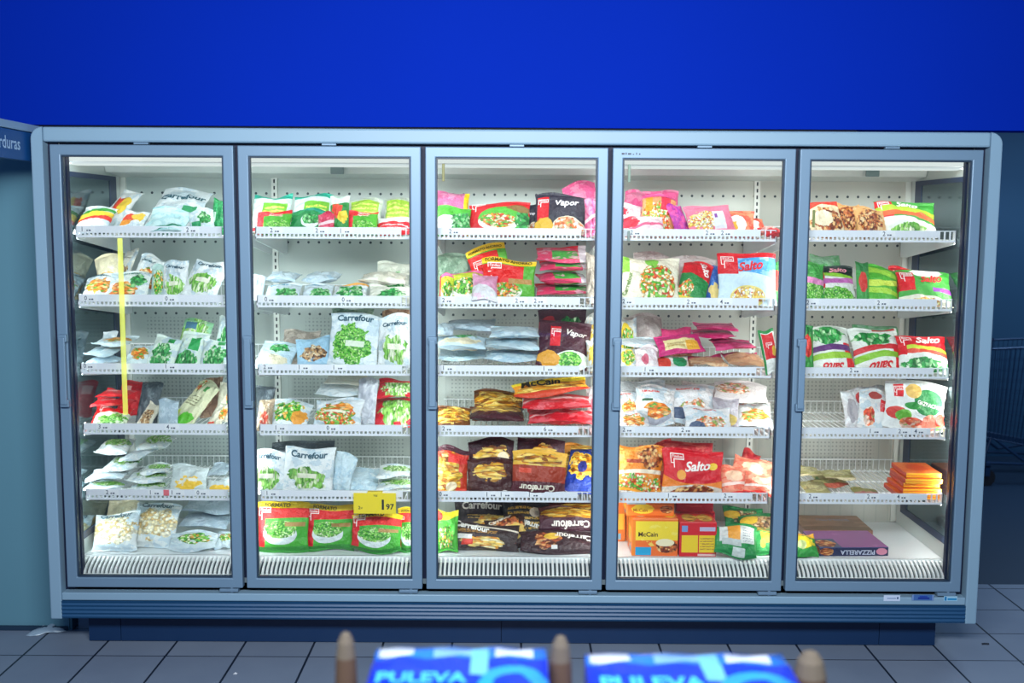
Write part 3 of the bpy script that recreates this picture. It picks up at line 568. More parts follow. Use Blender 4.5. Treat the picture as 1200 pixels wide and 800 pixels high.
 'w_yelveg': ('e8e8e2', [('N', .53, 'bfd3e0'), ('E', .45, .5, .36, .34, 'f0d23c', .8), ('E', .5, .48, .3, .26, 'salad'), ('N', .66, 'ffffff')], 'white bag of yellow vegetables', []),
 'pinkwhite': ('ead6da', [('N', .5, 'f6eef0'), ('E', .4, .4, .16, .2, 'd86a80', .8)], 'pinkish white bag', []),
 'magenta': ('d8327c', [('R', .14, .14, .86, .62, 'f2e0a4'), ('R', .62, .12, .9, .5, 'f2b03c'), ('T', .2, .25, .6, .5, 2, 'c8a05a'), ('N', .7, 'ec6aa2')], 'magenta bag with cream label', []),
 'w_gr_red': ('e4e2d8', [('N', .53, 'bfd3e0'), ('E', .3, .4, .2, .3, 'd84a3c', .8), ('E', .75, .5, .2, .34, '2f8f5a', .6)], 'white bag with green and red picture', []),
 'magflat': ('c62a68', [('N', .52, 'e85a90'), ('B', .5, .5, .02, .08, '8a2a50')], 'magenta bag lying flat', []),
 'magorange': ('d8a47c', [('N', .52, 'e8c8a0'), ('U', .6, .7, .05, 'd23a72')], 'magenta and tan bag lying flat', []),
 'endred': ('f2f2ee', [('R', .14, .32, .9, .9, 'e2252c'), ('R', 0, 0, .12, 1, '2f8f4a'), ('E', .8, .5, .2, .12, 'f2c03c'), ('R', .0, .92, 1, 1, '2f8f4a')], 'red and green bag standing at the rail end', [('LOGO', .3, .55, .4, 0, 'ffffff', 0)]),
 'w_or': ('e9e9ea', [('N', .53, 'bfd3e0'), ('E', .5, .36, .40, .26, 'prawn'), ('E', .5, .36, .36, .2, 'carrot'), ('T', .1, .8, .6, .9, 1, 'd86a5a')], 'white bag of orange stew', []),
 'w_bowl': ('ebe8e8', [('N', .53, 'bfd3e0'), ('E', .54, .26, .38, .2, 'a4a6b4', .1), ('E', .54, .36, .36, .18, 'carrot', .4), ('R', .14, .56, .42, .62, '3f6a4c'), ('T', .14, .78, .6, .88, 1, 'dc4a40')], 'white bag with grey bowl of vegetables', []),
 'w_prawn': ('eae8ea', [('N', .53, 'bfd3e0'), ('E', .58, .34, .30, .22, 'prawn'), ('E', .25, .22, .18, .14, '4a5a7a', .9), ('T', .2, .80, .7, .9, 1, 'dc5a50')], 'white bag of prawns', []),
 'clrpink': ('e6dede', [('E', .35, .6, .34, .3, 'prawn'), ('N', .6, 'f6f2f2')], 'translucent white bag with pink fish', []),
 'greymid': ('a49ca6', [('N', .5, 'c2bcc4'), ('E', .6, .3, .3, .2, 'c8b060', .6)], 'grey translucent upright bag', []),
 'orangewok': ('f08a2c', [('N', .52, 'f6b45a'), ('E', .5, .22, .46, .2, 'mix'), ('B', .40, .46, .04, .04, 'fbe6cc'), ('R', .2, .64, .6, .72, 'a83a1a'), ('E', .7, .75, .3, .2, 'meat'), ('D', .06, .06, 0, 'ffb03a')], 'orange bag of noodle stir fry', []),
 'saltored': ('df2330', [('D', .46, .36, -.14, 'f2862c'), ('D', .2, .18, .06, 'd8cfc4'), ('E', .5, .12, .34, .12, 'meat'), ('E', .84, .66, .08, .08, 'fbd03c', .2), ('E', .3, .46, .08, .1, 'f8a84a', .4)], 'red bag with white script lettering', [('LOGO', .12, .60, .22, 0, 'fff4f0', 0), ('Salto', .36, .52, .44, 6, 'fff4f0', .35)]),
 'redback': ('c62a34', [('N', .5, 'e0655c'), ('B', .5, .7, 0, .1, 'f0a070')], 'crumpled red bag at the back', []),
 'salmon': ('f0745a', [('N', .5, 'f8a488'), ('B', .3, .34, .02, .05, 'ffe2d8'), ('D', .08, .08, 0, 'e2302a'), ('E', .5, .6, .3, .2, 'f6c8a8', .8)], 'orange red bag', []),
 'gr_back': ('1f8a4a', [('E', .5, .62, .34, .24, 'mush'), ('N', .62, '3fb068'), ('E', .2, .7, .2, .14, 'f0c83c', .6)], 'green bag lying at the back', []),
 'gr_label': ('1f9148', [('R', .10, .40, .94, .94, 'e2e4e2'), ('R', .30, .46, .60, .94, 'f4a63c'), ('R', .16, .3, .62, .5, 'c4cccc'), ('R', .42, .04, .72, .26, 'dfe8e4'), ('T', .66, .45, .92, .9, 6, '9aa0a4')], 'green and white bag drooping over the grille', []),
 'gr_orange': ('2a9a4a', [('R', .3, .42, .86, .8, 'f6a62c'), ('E', .35, .4, .1, .14, 'f4dc3c'), ('U', .84, .84, 0, 'a08a3c'), ('N', .68, '55b870')], 'green bag with orange panel', []),
 'gr_yellow': ('2f9a3c', [('E', .5, .5, .42, .26, 'f4dc2c', .9), ('U', .72, .70, .06, 'f2b23c'), ('E', .4, .4, .2, .16, 'd8e8a0', .8)], 'green bag with yellow corn picture', []),
 # last door
 'orcream': ('f0d8b0', [('U', .74, .80, .06, 'e8402c'), ('E', .5, .40, .46, .30, 'meat'), ('E', .4, .45, .3, .2, 'f3e2c2', 1.2), ('D', .08, .08, 0, 'f2a43c')], 'cream and orange bag with red top', []),
 'orbrown': ('e8b070', [('E', .5, .5, .42, .36, 'meat'), ('N', .6, 'f4d8a8'), ('B', .16, .12, -.05, .04, 'dc3a28')], 'orange brown bag', []),
 'saltorg': ('3fa038', [('R', 0, .36, .28, .92, 'e2232c'), ('B', .64, .60, .10, .07, 'b9d83c'), ('B', .50, .44, .12, .06, 'e86a3a'), ('D', .42, .30, .12, 'eef0e8'), ('E', .52, .18, .3, .14, 'beans')], 'green and red bag with script lettering', [('Salto', .34, .76, .36, 0, 'fff4f0', .35), ('LOGO', .04, .62, .18, 0, 'ffffff', 0)]),
 'saltopink': ('f0f0ec', [('U', .88, .86, 0, '1f2a24'), ('U', .64, .58, .04, '8fc83c'), ('U', .72, .66, .05, '20302a'), ('R', 0, .36, .24, .94, 'e2232c'), ('B', .50, .58, .0, .06, 'c86ab8'), ('E', .55, .18, .5, .2, 'peas')], 'white and green bag with pink band', [('Salto', .38, .74, .46, 4, 'f2a0b0', .35)]),
 'greenpink': ('3f9a42', [('E', .4, .3, .5, .3, 'peas'), ('B', .6, .5, 0, .07, 'e48ac0')], 'green bag with pink band', []),
 'greenback': ('7fa888', [('N', .5, '4f9a5a'), ('N', .62, 'c8dcc8')], 'green bag lying behind', []),
 'lime': ('58b83a', [('B', .78, .72, .05, .08, 'a6dc4a'), ('B', .50, .56, -.05, .07, 'd6ea5a'), ('B', .28, .24, .06, .06, 'b4e04c'), ('R', .12, .05, .9, .14, '9ccf7a'), ('R', 0, .9, .14, 1, 'e2402c')], 'lime green striped bag', []),
 'saltored2': ('d8242c', [('R', .5, .1, 1, .7, '2f8c3c'), ('T', .1, .7, .8, .9, 2, 'ffd8d4')], 'red and green bag half hidden', [('LOGO', .05, .5, .3, 0, 'fff0ee', 0)]),
 'saltogreen': ('4aae44', [('E', .56, .92, .3, .14, 'f4f4ee', .6), ('D', .22, .14, .06, 'f0ead8'), ('E', .5, .08, .3, .1, 'rice'), ('R', .62, .34, 1, .46, '8a3aa8'), ('R', 0, .36, .30, .90, 'e2232c')], 'bright green bag with red flag', [('Salto', .40, .56, .44, 8, 'e2232c', .35), ('LOGO', .05, .58, .22, 0, 'ffffff', 0)]),
 'spinup': ('eef0ea', [('E', .46, .74, .42, .2, 'spin'), ('R', .82, .0, 1, .56, 'e2232c'), ('B', .42, .44, .04, .06, '6a3a7a'), ('B', .24, .28, .05, .06, '9ccc3c')], 'white bag of spinach, printed upside down', [('Salto', .74, .17, .50, 180, 'd8242c', .35)]),
 'spinup2': ('eef0ea', [('E', .42, .72, .40, .19, 'spin'), ('R', .82, .0, 1, .52, 'e2232c'), ('B', .40, .48, .04, .06, 'd8343a'), ('B', .22, .28, .06, .07, '8fc83c'), ('R', .5, .92, .96, 1, 'd8222a')], 'white spinach bag with red top edge', [('Salto', .76, .15, .50, 180, 'd8242c', .35)]),
 'saltofront': ('f0f0ec', [('U', .62, .58, .06, 'd8242c'), ('B', .56, .54, .08, .05, 'c8dc3c'), ('B', .46, .44, .08, .05, 'e04a34'), ('R', 0, .42, .16, .94, 'e2232c'), ('E', .55, .18, .5, .16, 'spin')], 'red and white bag of spinach', [('Salto', .36, .74, .52, 2, 'fff4f0', .35), ('LOGO', .06, .64, .22, 0, 'ffffff', 0)]),
 'w_greyback': ('d9d6da', [('N', .53, 'bfd3e0'), ('N', .5, 'f0eef0'), ('E', .3, .4, .2, .3, 'a8a2a8', .8), ('E', .7, .7, .16, .16, 'c84a4a', .8)], 'crumpled white bag', []),
 'w_fin': ('efeeee', [('N', .53, 'bfd3e0'), ('R', .62, .44, .9, .72, 'e2252c'), ('E', .3, .3, .18, .2, 'tomato', .6), ('E', .45, .8, .2, .1, 'b8504a', .6)], 'white bag with red logo', [('LOGO', .60, .45, .26, 0, 'e8a0a4', 0)]),
 'gazpacho': ('f0f1f0', [('E', .70, .58, .25, .25, '14823c', .1), ('E', .44, .78, .13, .14, 'f4c46a', .3), ('E', .44, .5, .14, .07, '2f9a3c', .3), ('E', .18, .34, .16, .13, 'd8382e', .5), ('E', .3, .3, .14, .12, '6ab83a', .5), ('E', .45, .16, .2, .13, 'tomato', .2), ('E', .74, .2, .14, .17, 'f28a70', .2), ('E', .92, .26, .1, .14, 'e6402f', .3), ('R', .12, .66, .28, .92, 'e2252c'), ('R', .86, .04, .98, .14, '6fb84a')], 'white gazpacho bag with green circle', [('GAZPACHO', .49, .54, .43, -8, 'ffffff', 0), ('LOGO', .12, .68, .16, 0, 'fff0ee', 0)]),
 'olivepk': ('a8a06a', [('E', .5, .5, .4, .3, 'c8c090', 1.0), ('N', .55, '8f7f55'), ('R', .0, .0, 1, .08, 'd8c8a0')], 'olive green flat pack', []),
 'olivepk2': ('b4ac70', [('N', .5, '948450'), ('R', .0, .0, 1, .1, 'c4634e'), ('R', .02, .1, .1, .5, '4f7a3a')], 'olive flat pack with red edge', []),
 'pinkpk': ('c86a78', [('N', .5, 'd8a090'), ('U', .55, .45, 0, '9a9458')], 'pink and olive flat pack', []),
}
MATS = {}
def style_mat(k, asp):
    if k not in MATS: MATS[k] = pack_mat('print_'+k, ST[k][0], ST[k][1], asp=asp)
    return MATS[k]

NU, NV = 30, 34
class Bag:
    def __init__(s, W, H, T, lean, curl, roll, yaw, seed, slump=.3):
        s.W, s.H, s.T, s.lean, s.curl, s.roll, s.yaw, s.slump = W, H, T, lean, curl, roll, yaw, slump
        r = random.Random(seed); s.ph = [r.uniform(0, 6.28) for _ in range(24)]; s.k = [r.uniform(2.2, 5.2) for _ in range(24)]; s.am = r.uniform(.7, 1.25)
    def pos(s, U, V, side, off=0.0):
        U = np.asarray(U, float); V = np.asarray(V, float); p, k = s.ph, s.k
        Vc = np.clip(np.abs(V)/.90, 0, 1)
        f = np.clip(1-np.abs(U)**2.4, 0, 1)**.62*np.clip(1-Vc**2.6, 0, 1)**.6
        f = f*(1-s.slump*V*.55)
        lump = sum(np.sin(k[i]*U*1.6+p[i])*np.sin(k[i+5]*V*1.6+p[i+5]) for i in range(5))/5
        sd = 1 if side > 0 else -1
        f = f*(1+s.am*.42*lump*sd)
        wr = (np.sin(U*14+p[10]+2*np.sin(V*3+p[11]))*np.exp(-(1-np.abs(V))/.16)+.7*np.sin(V*17+p[12]+2*np.sin(U*3+p[13]))*np.exp(-(1-np.abs(U))/.14)+.5*np.sin(9*(U*np.cos(p[14])+V*np.sin(p[14]))+3*lump+p[15]))
        wrinkle = wr*.0028*s.am*np.clip((1-Vc**6), .15, 1)*min(1.4, s.T/.045)
        cr = 0
        for i in range(5):
            an = p[i+14]; cr = cr+np.exp(-(np.sin((2.2+1.3*k[i])*(U*math.cos(an)+V*math.sin(an))+2.2*lump+p[i+2])/.30)**2)*(.5+.5*np.sin(3*U+2*V+p[i+9]))
        wrinkle = wrinkle-sd*.0030*s.am*cr*np.clip((1-Vc**6), .2, 1)*np.clip(1-np.abs(U)**8, 0, 1)*min(1.3, s.T/.045)
        y = side*(.0006+s.T/2*f)+wrinkle+side*off
        bend_seal = np.clip((np.abs(V)-.86)/.14, 0, 1)**1.5*.010*np.sin(U*2.2+p[16]+V)*s.am
        y = y+bend_seal
        W2 = s.W/2*(1-.055*np.clip(1-V*V, 0, 1)+.012*np.sin(V*5+p[17])*np.abs(U))
        x = U*W2; cd = np.where(V > 0, np.where(U > 0, p[19], p[20]), np.where(U > 0, p[21], p[22]))/6.28
        W2 = W2*(1-.05*cd*np.abs(V)**5)
        t = V*s.H/2*(1-.13*cd*np.abs(U)**2.6*np.abs(V)**2-.03*np.sin(U*2.6+p[23]))+.006*np.sin(U*3+p[18])*V*s.am
        c, sn = math.cos(s.roll), math.sin(s.roll)
        xr, tr_ = c*x-sn*t, sn*x+c*t
        L = s.H
        q = tr_/L                              # about -.5 .. .5
        a = s.lean+s.curl*q
        if abs(s.curl) < 1e-3: cy_, cz_ = tr_*math.sin(s.lean), tr_*math.cos(s.lean)
        else:
            cy_ = L/s.curl*(math.cos(s.lean)-np.cos(a)); cz_ = L/s.curl*(np.sin(a)-math.sin(s.lean))
        Y = cy_+y*np.cos(a); Z = cz_-y*np.sin(a)
        c, sn = math.cos(s.yaw), math.sin(s.yaw)
        return np.stack([c*xr-sn*Y, sn*xr+c*Y, Z], -1)
    def samples(s):
        u, v = np.meshgrid(np.linspace(-1, 1, 13), np.linspace(-1, 1, 15)); return np.concatenate([s.pos(u, v, -1).reshape(-1, 3), s.pos(u, v, 1).reshape(-1, 3)])
POSE = {'S': (12, .055, 8), 'L': (34, .055, 14), 'M': (56, .05, 10), 'F': (84, .04, 0)}
LETTER_N = {}
PACKS = []
def pack(c, s, bbox, pose, style, roll=0, yaw=0, d=.012, T=None, curl=None, H=None, lean=None, y1=None, desc=None):
    x0, y0, x1 = bbox[:3]; y1 = bbox[3] if len(bbox) > 3 else None
    x0, x1 = x0-1.6, x1+1.6
    seed = int(c*977+s*131+x0*17+y0*7) % 9973
    ln, th, cu = POSE[pose]; flat = pose == 'F'
    ln = math.radians(lean if lean is not None else ln); cu = math.radians(cu if curl is None else curl); T = T or th
    rl, yw = math.radians(roll), math.radians(yaw)
    W = (x1-x0)/1251*4.6; Hh = H or (.20 if flat else .22)
    Yf = YL+.014+d if s < 5 else .150+d
    zs = SHZ[s]+.001
    base = zs if y1 is None else max(zs, at((x0+x1)/2, y1, Yf+.02)[2])
    Tm = T
    for it in range(14):
        b = Bag(W, Hh, Tm, ln, cu, rl, yw, seed, .3 if not flat else .05)
        P = b.samples()
        xc = at((x0+x1)/2, (y0+(y1 or y0+30))/2, Yf+.05)[0]
        off = np.array([xc, Yf-P[:, 1].min(), base-P[:, 2].min()])
        Q = P+off; px, py = proj(Q)
        off[0] += ((x0+x1)/2-(px.min()+px.max())/2)/1251*(4.5+Yf)
        w, top = px.max()-px.min(), py.min()
        W *= ((x1-x0)/w)**.9
        have = py.max()-top
        want = py.max()-y0
        if want < 4: want = 4
        r_ = min(1.35, max(.72, want/have))
        if flat:
            nt = Tm*r_
            Tm = min(.085, max(.018, nt))
            if nt > .085 or nt < .018: Hh = min(.30, max(.10, Hh*r_**.5))
        else:
            Hh = min(.36, max(.07, Hh*r_**.85)); Tm = min(T, Hh*.35, W*.5)
        maxy = (Q[:, 1].max())
        if maxy > YBK-.02: Hh *= .96
    P = b.samples()+off
    off[0] += max(0, -1.912-P[:, 0].min())-max(0, P[:, 0].max()-1.912)
    b = Bag(W, Hh, Tm, ln, cu, rl, yw, seed, .3 if not flat else .05)
    PACKS.append(dict(c=c, s=s, b=b, off=off, style=style, x=(x0+x1)/2, y=y0, y0=y0, w=x1-x0, d=d, base=base-zs, flat=flat, desc=desc, seed=seed))
def cell(c, s, rows):
    for r in rows:
        bb, pose, style = r[0], r[1], r[2]; kw = r[3] if len(r) > 3 else {}
        pack(c, s, bb, pose, style, **kw)
B1, B2 = .16, .30      # second and third row back from the rail
# ---- first door
cell(0, 0, [((87,241,138),'M','w_pepper'), ((137,246,176),'M','w_redyel'), ((168,241,226,275),'M','aqua',dict(d=-.03,curl=-50,lean=52,T=.07,roll=-8)), ((222,243,251),'S','w_green',dict(roll=8,d=.03)), ((246,231,265),'S','green',dict(d=.05,roll=-6)),
 ((112,222,168),'M','w_redyel',dict(d=B1,roll=-8)), ((168,219,250),'M','w_carr',dict(d=B1,roll=-4))])
cell(0, 1, [((82,320,126),'M','w_carrot',dict(roll=6)), ((126,317,178),'L','w_mixveg'), ((174,309,194),'S','teal',dict(d=.05)), ((191,304,220),'S','w_bean',dict(d=.04)), ((212,303,268),'L','w_bean',dict(roll=-13,d=.01)),
 ((97,297,131),'L','cream_o',dict(d=.09,roll=14,lean=22)), ((124,291,156),'L','w_brown',dict(d=B1,roll=-8)), ((150,296,195),'L','w_carrot',dict(d=B1,roll=-10))])
cell(0, 2, [((102,416,145,427),'F','icy'), ((99,404,146,418),'F','icylabel'), ((144,404,181),'M','icy_o'), ((172,391,214),'L','w_spin',dict(roll=-10)), ((204,388,246),'L','w_spin2',dict(d=.03,roll=-6)), ((235,397,272),'L','w_spin'),
 ((108,393,162,406),'F','icy_o',dict(d=.06)), ((116,387,137),'L','w_plain',dict(d=B1)), ((205,372,250),'L','leafy',dict(d=B1,roll=-5)), ((251,369,270),'L','w_green',dict(d=B1))])
cell(0, 3, [((105,474,156),'M','fin_pea'), ((107,465,159,477),'F','red',dict(d=.05)), ((113,454,159,466),'F','red',dict(d=.07,roll=-5)), ((160,469,191),'M','mushbag',dict(roll=-10)), ((187,466,209),'S','greyblue',dict(d=.05)), ((197,446,254),'M','olive',dict(roll=-17)), ((243,468,272),'M','cream_r',dict(roll=-10)),
 ((160,447,190),'L','dkgrey',dict(d=B1)), ((138,445,172),'L','red',dict(d=B2)), ((250,449,272),'L','cream_r',dict(d=B1)), ((232,441,260),'L','brownbag',dict(d=B2))])
cell(0, 4, [((96,562,146,575),'F','w_grpep'), ((149,563,198,576),'F','w_grpep'), ((101,550,151,564),'F','w_plain',dict(d=.02)), ((147,551,198,566),'F','w_grpep',dict(d=.02)), ((200,542,245),'L','clr_y',dict(d=.03)), ((243,558,273),'L','clr_y'),
 ((119,532,170,552),'F','w_grpep',dict(d=.05)), ((165,541,202,556),'F','w_grpep',dict(d=.06)), ((111,514,158,535),'F','w_grpep',dict(d=.09,roll=5)), ((140,520,183,541),'F','w_plain',dict(d=.08,roll=-12)), ((160,512,206,536),'F','w_grpep',dict(d=B1)), ((243,541,273,558),'F','greyblue',dict(d=.08))])
cell(0, 5, [((96,597,152),'L','w_caul',dict(roll=4)), ((146,592,208),'L','w_caul',dict(roll=-3,d=.02)), ((197,620,256),'M','w_brocc'), ((252,622,274),'M','w_brocc',dict(d=.05)),
 ((112,585,153),'L','cream_o',dict(d=B1)), ((205,600,274,622),'F','greyblue',dict(d=.09)), ((207,586,273,606),'F','greyblue',dict(d=.12))])
# ---- second door
cell(1, 0, [((299,246,341),'L','pea_front'), ((339,243,379),'L','greenbowl',dict(d=.02)), ((374,247,391),'S','pinkred',dict(d=.01)), ((387,229,408),'S','greenpep',dict(d=.02)), ((404,246,441),'L','pea_front',dict(d=.02)), ((439,254,482),'M','redwhite'),
 ((293,226,342),'L','tealpea',dict(d=B1)), ((342,226,391),'L','tealpea',dict(d=B1)), ((407,231,447),'L','label_g',dict(d=B1)), ((449,231,482),'L','label_g',dict(d=B1))])
cell(1, 1, [((310,331,353),'M','bluebrocc'), ((354,331,391),'M','bluebrocc',dict(d=.02)), ((293,321,311),'L','bluew',dict(d=.03)), ((390,331,431),'M','w_broc2'), ((432,332,482),'M','cream_broc'),
 ((310,318,353,333),'F','bluew',dict(d=.12)), ((354,318,400,333),'F','bluew',dict(d=.12)), ((421,318,478,335),'F','creamflat',dict(d=.12)), ((441,305,480),'L','cream_broc',dict(d=B2))])
cell(1, 2, [((297,399,351),'M','icyleaf',dict(roll=-8)), ((346,393,388),'L','bluemush',dict(roll=8)), ((384,366,446),'S','w_pea',dict(roll=-4)), ((444,366,482),'S','w_bean'),
 ((390,361,437),'S','grgreen',dict(d=B1)), ((448,362,480),'S','brownbag',dict(d=B1)), ((330,385,375),'L','greybrown',dict(d=B1))])
cell(1, 3, [((301,467,321),'L','brownred'), ((311,467,367),'M','w_cory',dict(roll=-5)), ((368,465,426),'L','w_wok',dict(roll=-3)), ((416,443,441),'S','silver',dict(d=.04,roll=-4)), ((434,467,483),'M','redbean'),
 ((366,451,424,467),'F','w_plain',dict(d=.06)), ((378,440,428,453),'F','creamflat',dict(d=.10)), ((440,445,483,470),'F','redbean',dict(d=.05,lean=65)), ((296,451,322),'L','dkgrey',dict(d=B1))])
cell(1, 4, [((292,525,335),'S','w_bean'), ((331,522,393),'S','w_bean',dict(roll=-3,d=.0)), ((384,528,418),'S','icy',dict(roll=-14,d=.05)), ((392,551,444),'F','icy',dict(lean=72)), ((442,559,483,575),'F','w_grpep'), ((442,543,482,560),'F','w_grpep',dict(d=.04)),
 ((315,516,391),'L','dkgrey',dict(d=B2))])
cell(1, 5, [((302,587,362),'S','fin_green'), ((358,591,413),'S','fin_green'), ((412,598,471),'S','fin_green',dict(d=-.01,roll=-2)), ((466,594,496),'S','fin_green')])
# ---- third door
cell(2, 0, [((510,240,551),'L','broccbowl'), ((549,236,621),'L','fin_red'), ((626,225,688),'L','vapor',dict(roll=-3)), ((686,232,706),'S','pink',dict(d=.03)),
 ((510,223,549),'L','pinktop',dict(d=B1)), ((660,211,704),'S','pink',dict(d=B2,roll=8)), ((612,238,634),'S','vapor',dict(d=B1))])
cell(2, 1, [((516,319,531),'L','fin_yel',dict(d=.01)), ((521,318,564),'L','fin_yel',dict(d=.02)), ((554,320,582,354),'M','pinkpale',dict(d=-.035)), ((564,301,628),'S','formato',dict(roll=-2,d=.03)),
 ((629,333,702,348),'F','findflat'), ((629,318,690,335),'F','findflat',dict(d=.015,roll=6)), ((634,307,693,321),'F','findflat',dict(d=.02)), ((630,288,690,309),'F','findflat',dict(d=.03,lean=70)), ((688,294,706),'S','greybrown',dict(d=.05)),
 ((546,284,606),'S','formato',dict(d=.12,roll=16)), ((510,296,549),'L','grgreen',dict(d=B1))])
cell(2, 2, [((511,412,569,428),'F','icy'), ((568,411,635,428),'F','icy'), ((511,392,569,413),'F','icyleaf',dict(d=.02)), ((568,396,631,412),'F','icylabel',dict(d=.02)), ((521,377,579,393),'F','greyblue',dict(d=.08)), ((575,382,631,397),'F','icy',dict(d=.07)), ((508,378,532,393),'F','greyblue',dict(d=.06)), ((629,375,693),'L','vaporpea',dict(roll=-5)), ((688,397,706),'L','w_yel'),
 ((632,361,690),'L','dkgreen',dict(d=B1)), ((668,371,706),'L','w_yel',dict(d=.10,roll=-20))])
cell(2, 3, [((511,475,551),'M','fries_d'), ((550,479,613,499),'F','friesflat'), ((619,478,697,500),'F','redflat'), ((612,461,692,481),'F','redflat',dict(d=.01)), ((600,441,690,466),'F','mccain',dict(d=.02,roll=10,lean=60,T=.06)), ((553,462,613),'M','fries_d',dict(d=.09)), ((690,455,706),'L','pinkwhite',dict(d=.1))])
cell(2, 4, [((508,521,549),'S','redfries',dict(roll=-4)), ((548,535,601),'S','brownfries'), ((599,526,664,582),'S','carrfries',dict(roll=-3,d=-.025)), ((661,526,706),'M','bluefries',dict(roll=-10,d=.06)), ((550,511,601),'S','purplefries',dict(d=.12)), ((603,512,661),'S','purplefries',dict(d=.12,roll=-5)), ((662,518,704),'L','orangeflat',dict(d=B2))])
cell(2, 5, [((511,597,536),'S','greenmix'), ((523,611,608),'L','darkpasta',dict(roll=-4)), ((568,606,618),'L','nuggets',dict(roll=8,d=.03)), ((609,621,700),'M','darkred'), ((632,594,702,626),'L','friesup',dict(d=.10)), ((533,587,603),'S','darkcarr',dict(d=B1)), ((590,586,642),'S','darkstripe',dict(d=B1)), ((640,587,702),'S','friesup',dict(d=B2))])
# ---- fourth door
cell(3, 0, [((727,251,779),'M','pinkw'), ((752,226,794),'L','wokpink',dict(d=.06,roll=-8)), ((782,238,808),'L','purple',dict(d=.08,roll=14)), ((801,240,861),'L','pinkfood',dict(roll=9)), ((850,247,884),'L','redor',dict(d=.02,roll=-6)), ((874,252,906),'M','redor',dict(d=.03)), ((889,265,917,281),'F','redsmall',dict(d=-.035)),
 ((726,237,754),'L','pinkw',dict(d=.1)), ((727,221,768),'L','pink',dict(d=B1,roll=-12)), ((755,222,795),'S','pink',dict(d=B2))])
cell(3, 1, [((727,300,795),'L','vegmix',dict(roll=-4)), ((792,306,835),'L','saltogr',dict(roll=-16,d=.03)), ((828,311,848),'S','bluepack',dict(d=.08)), ((841,296,909),'S','saltoblue'), ((903,304,917),'S','greenred',dict(d=.04)),
 ((744,294,787),'L','greyflat',dict(d=B1)), ((785,299,843),'L','greyflat',dict(d=B1))])
cell(3, 2, [((725,407,748),'M','w_yelveg'), ((745,403,771),'L','pinkwhite'), ((764,416,808),'M','w_gr_red'), ((805,414,852,430),'F','magorange'), ((846,412,897,430),'F','magorange'), ((889,384,914,440),'S','endred',dict(roll=10,d=-.03)), ((767,391,826,418),'M','magenta',dict(d=.03,roll=8)), ((832,395,885,411),'F','magflat',dict(d=.05)), ((812,386,865,398),'F','magflat',dict(d=.08)), ((813,377,864,388),'F','magflat',dict(d=.10)),
 ((725,396,776,408),'F','w_plain',dict(d=.05)), ((725,371,748),'L','w_yelveg',dict(d=B1)), ((730,366,778),'L','greyflat',dict(d=B2)), ((778,384,814),'L','magorange',dict(d=B1))])
cell(3, 3, [((724,478,760),'M','w_or'), ((748,453,793),'L','w_bowl',dict(roll=-4)), ((802,474,856),'L','w_prawn',dict(d=.0)), ((784,453,840),'L','w_prawn',dict(d=.06,roll=-4)), ((838,467,867),'S','greymid',dict(d=.03)), ((865,473,911),'M','w_or',dict(roll=-4)), ((840,447,902,474),'F','clrpink',dict(d=.06,roll=-10,lean=68)),
 ((725,456,750),'L','w_or',dict(d=B1)), ((727,444,782),'L','w_plain',dict(d=B2)), ((800,446,842),'L','greyflat',dict(d=B2))])
cell(3, 4, [((722,521,777),'S','orangewok',dict(roll=-4)), ((776,524,846),'S','saltored',dict(roll=-2)), ((844,546,880),'L','salmon'), ((872,549,908),'L','salmon',dict(d=.02,roll=-12)), ((856,532,906),'L','salmon',dict(d=.09,roll=-18)), ((770,516,835),'S','redback',dict(d=.10)), ((752,517,800),'L','redback',dict(d=B1,roll=10)), ((862,524,890),'S','redback',dict(d=B2,roll=-20)), ((738,521,778),'L','dkgreen',dict(d=B1))])
cell(3, 5, [((838,613,886,662),'L','gr_label',dict(d=-.055,roll=-6)), ((880,617,917),'L','gr_orange',dict(d=.02)), ((866,601,922),'M','gr_back',dict(d=B1)), ((848,592,896),'L','gr_back',dict(d=B2)), ((924,624,958,662),'M','gr_yellow',dict(d=-.02))])
# ---- fifth door
cell(4, 0, [((944,236,989),'L','orcream',dict(roll=6)), ((978,236,1014),'L','orbrown',dict(d=.04)), ((1001,241,1039),'L','orbrown',dict(d=.01)), ((1027,235,1101),'L','saltorg',dict(roll=-5))])
cell(4, 1, [((943,306,964),'S','greenpink'), ((953,311,1005),'L','saltopink',dict(roll=-2)), ((1003,306,1018),'S','greenred',dict(d=.03)), ((1007,309,1056),'L','lime',dict(roll=-6)), ((1059,316,1126),'L','saltogreen',dict(roll=-4)), ((1045,311,1086),'L','saltored2',dict(d=.06,roll=-6)), ((950,297,990),'L','greenback',dict(d=B1))])
cell(4, 2, [((940,380,952),'S','greenred',dict(d=.03)), ((947,382,1002),'L','spinup',dict(roll=3)), ((998,385,1064),'L','spinup2',dict(roll=3)), ((1056,393,1119),'L','saltofront',dict(roll=-4)), ((1000,380,1060),'L','greenback',dict(d=B1))])
cell(4, 3, [((1037,445,1111,512),'S','gazpacho',dict(roll=-6)), ((1005,454,1044),'L','w_fin',dict(roll=-12,d=.04)), ((986,454,1020),'L','w_greyback',dict(d=.09)), ((1010,452,1040),'S','w_greyback',dict(d=.14))])
cell(4, 4, [((998,570,1033),'F','pinkpk',dict(H=.16)), ((935,562,976),'F','olivepk',dict(d=.03,H=.2)), ((960,560,1008),'F','olivepk2',dict(d=.03,H=.2)), ((962,550,1002,562),'F','olivepk',dict(d=.12)), ((933,545,962,558),'F','olivepk',dict(d=.12))])

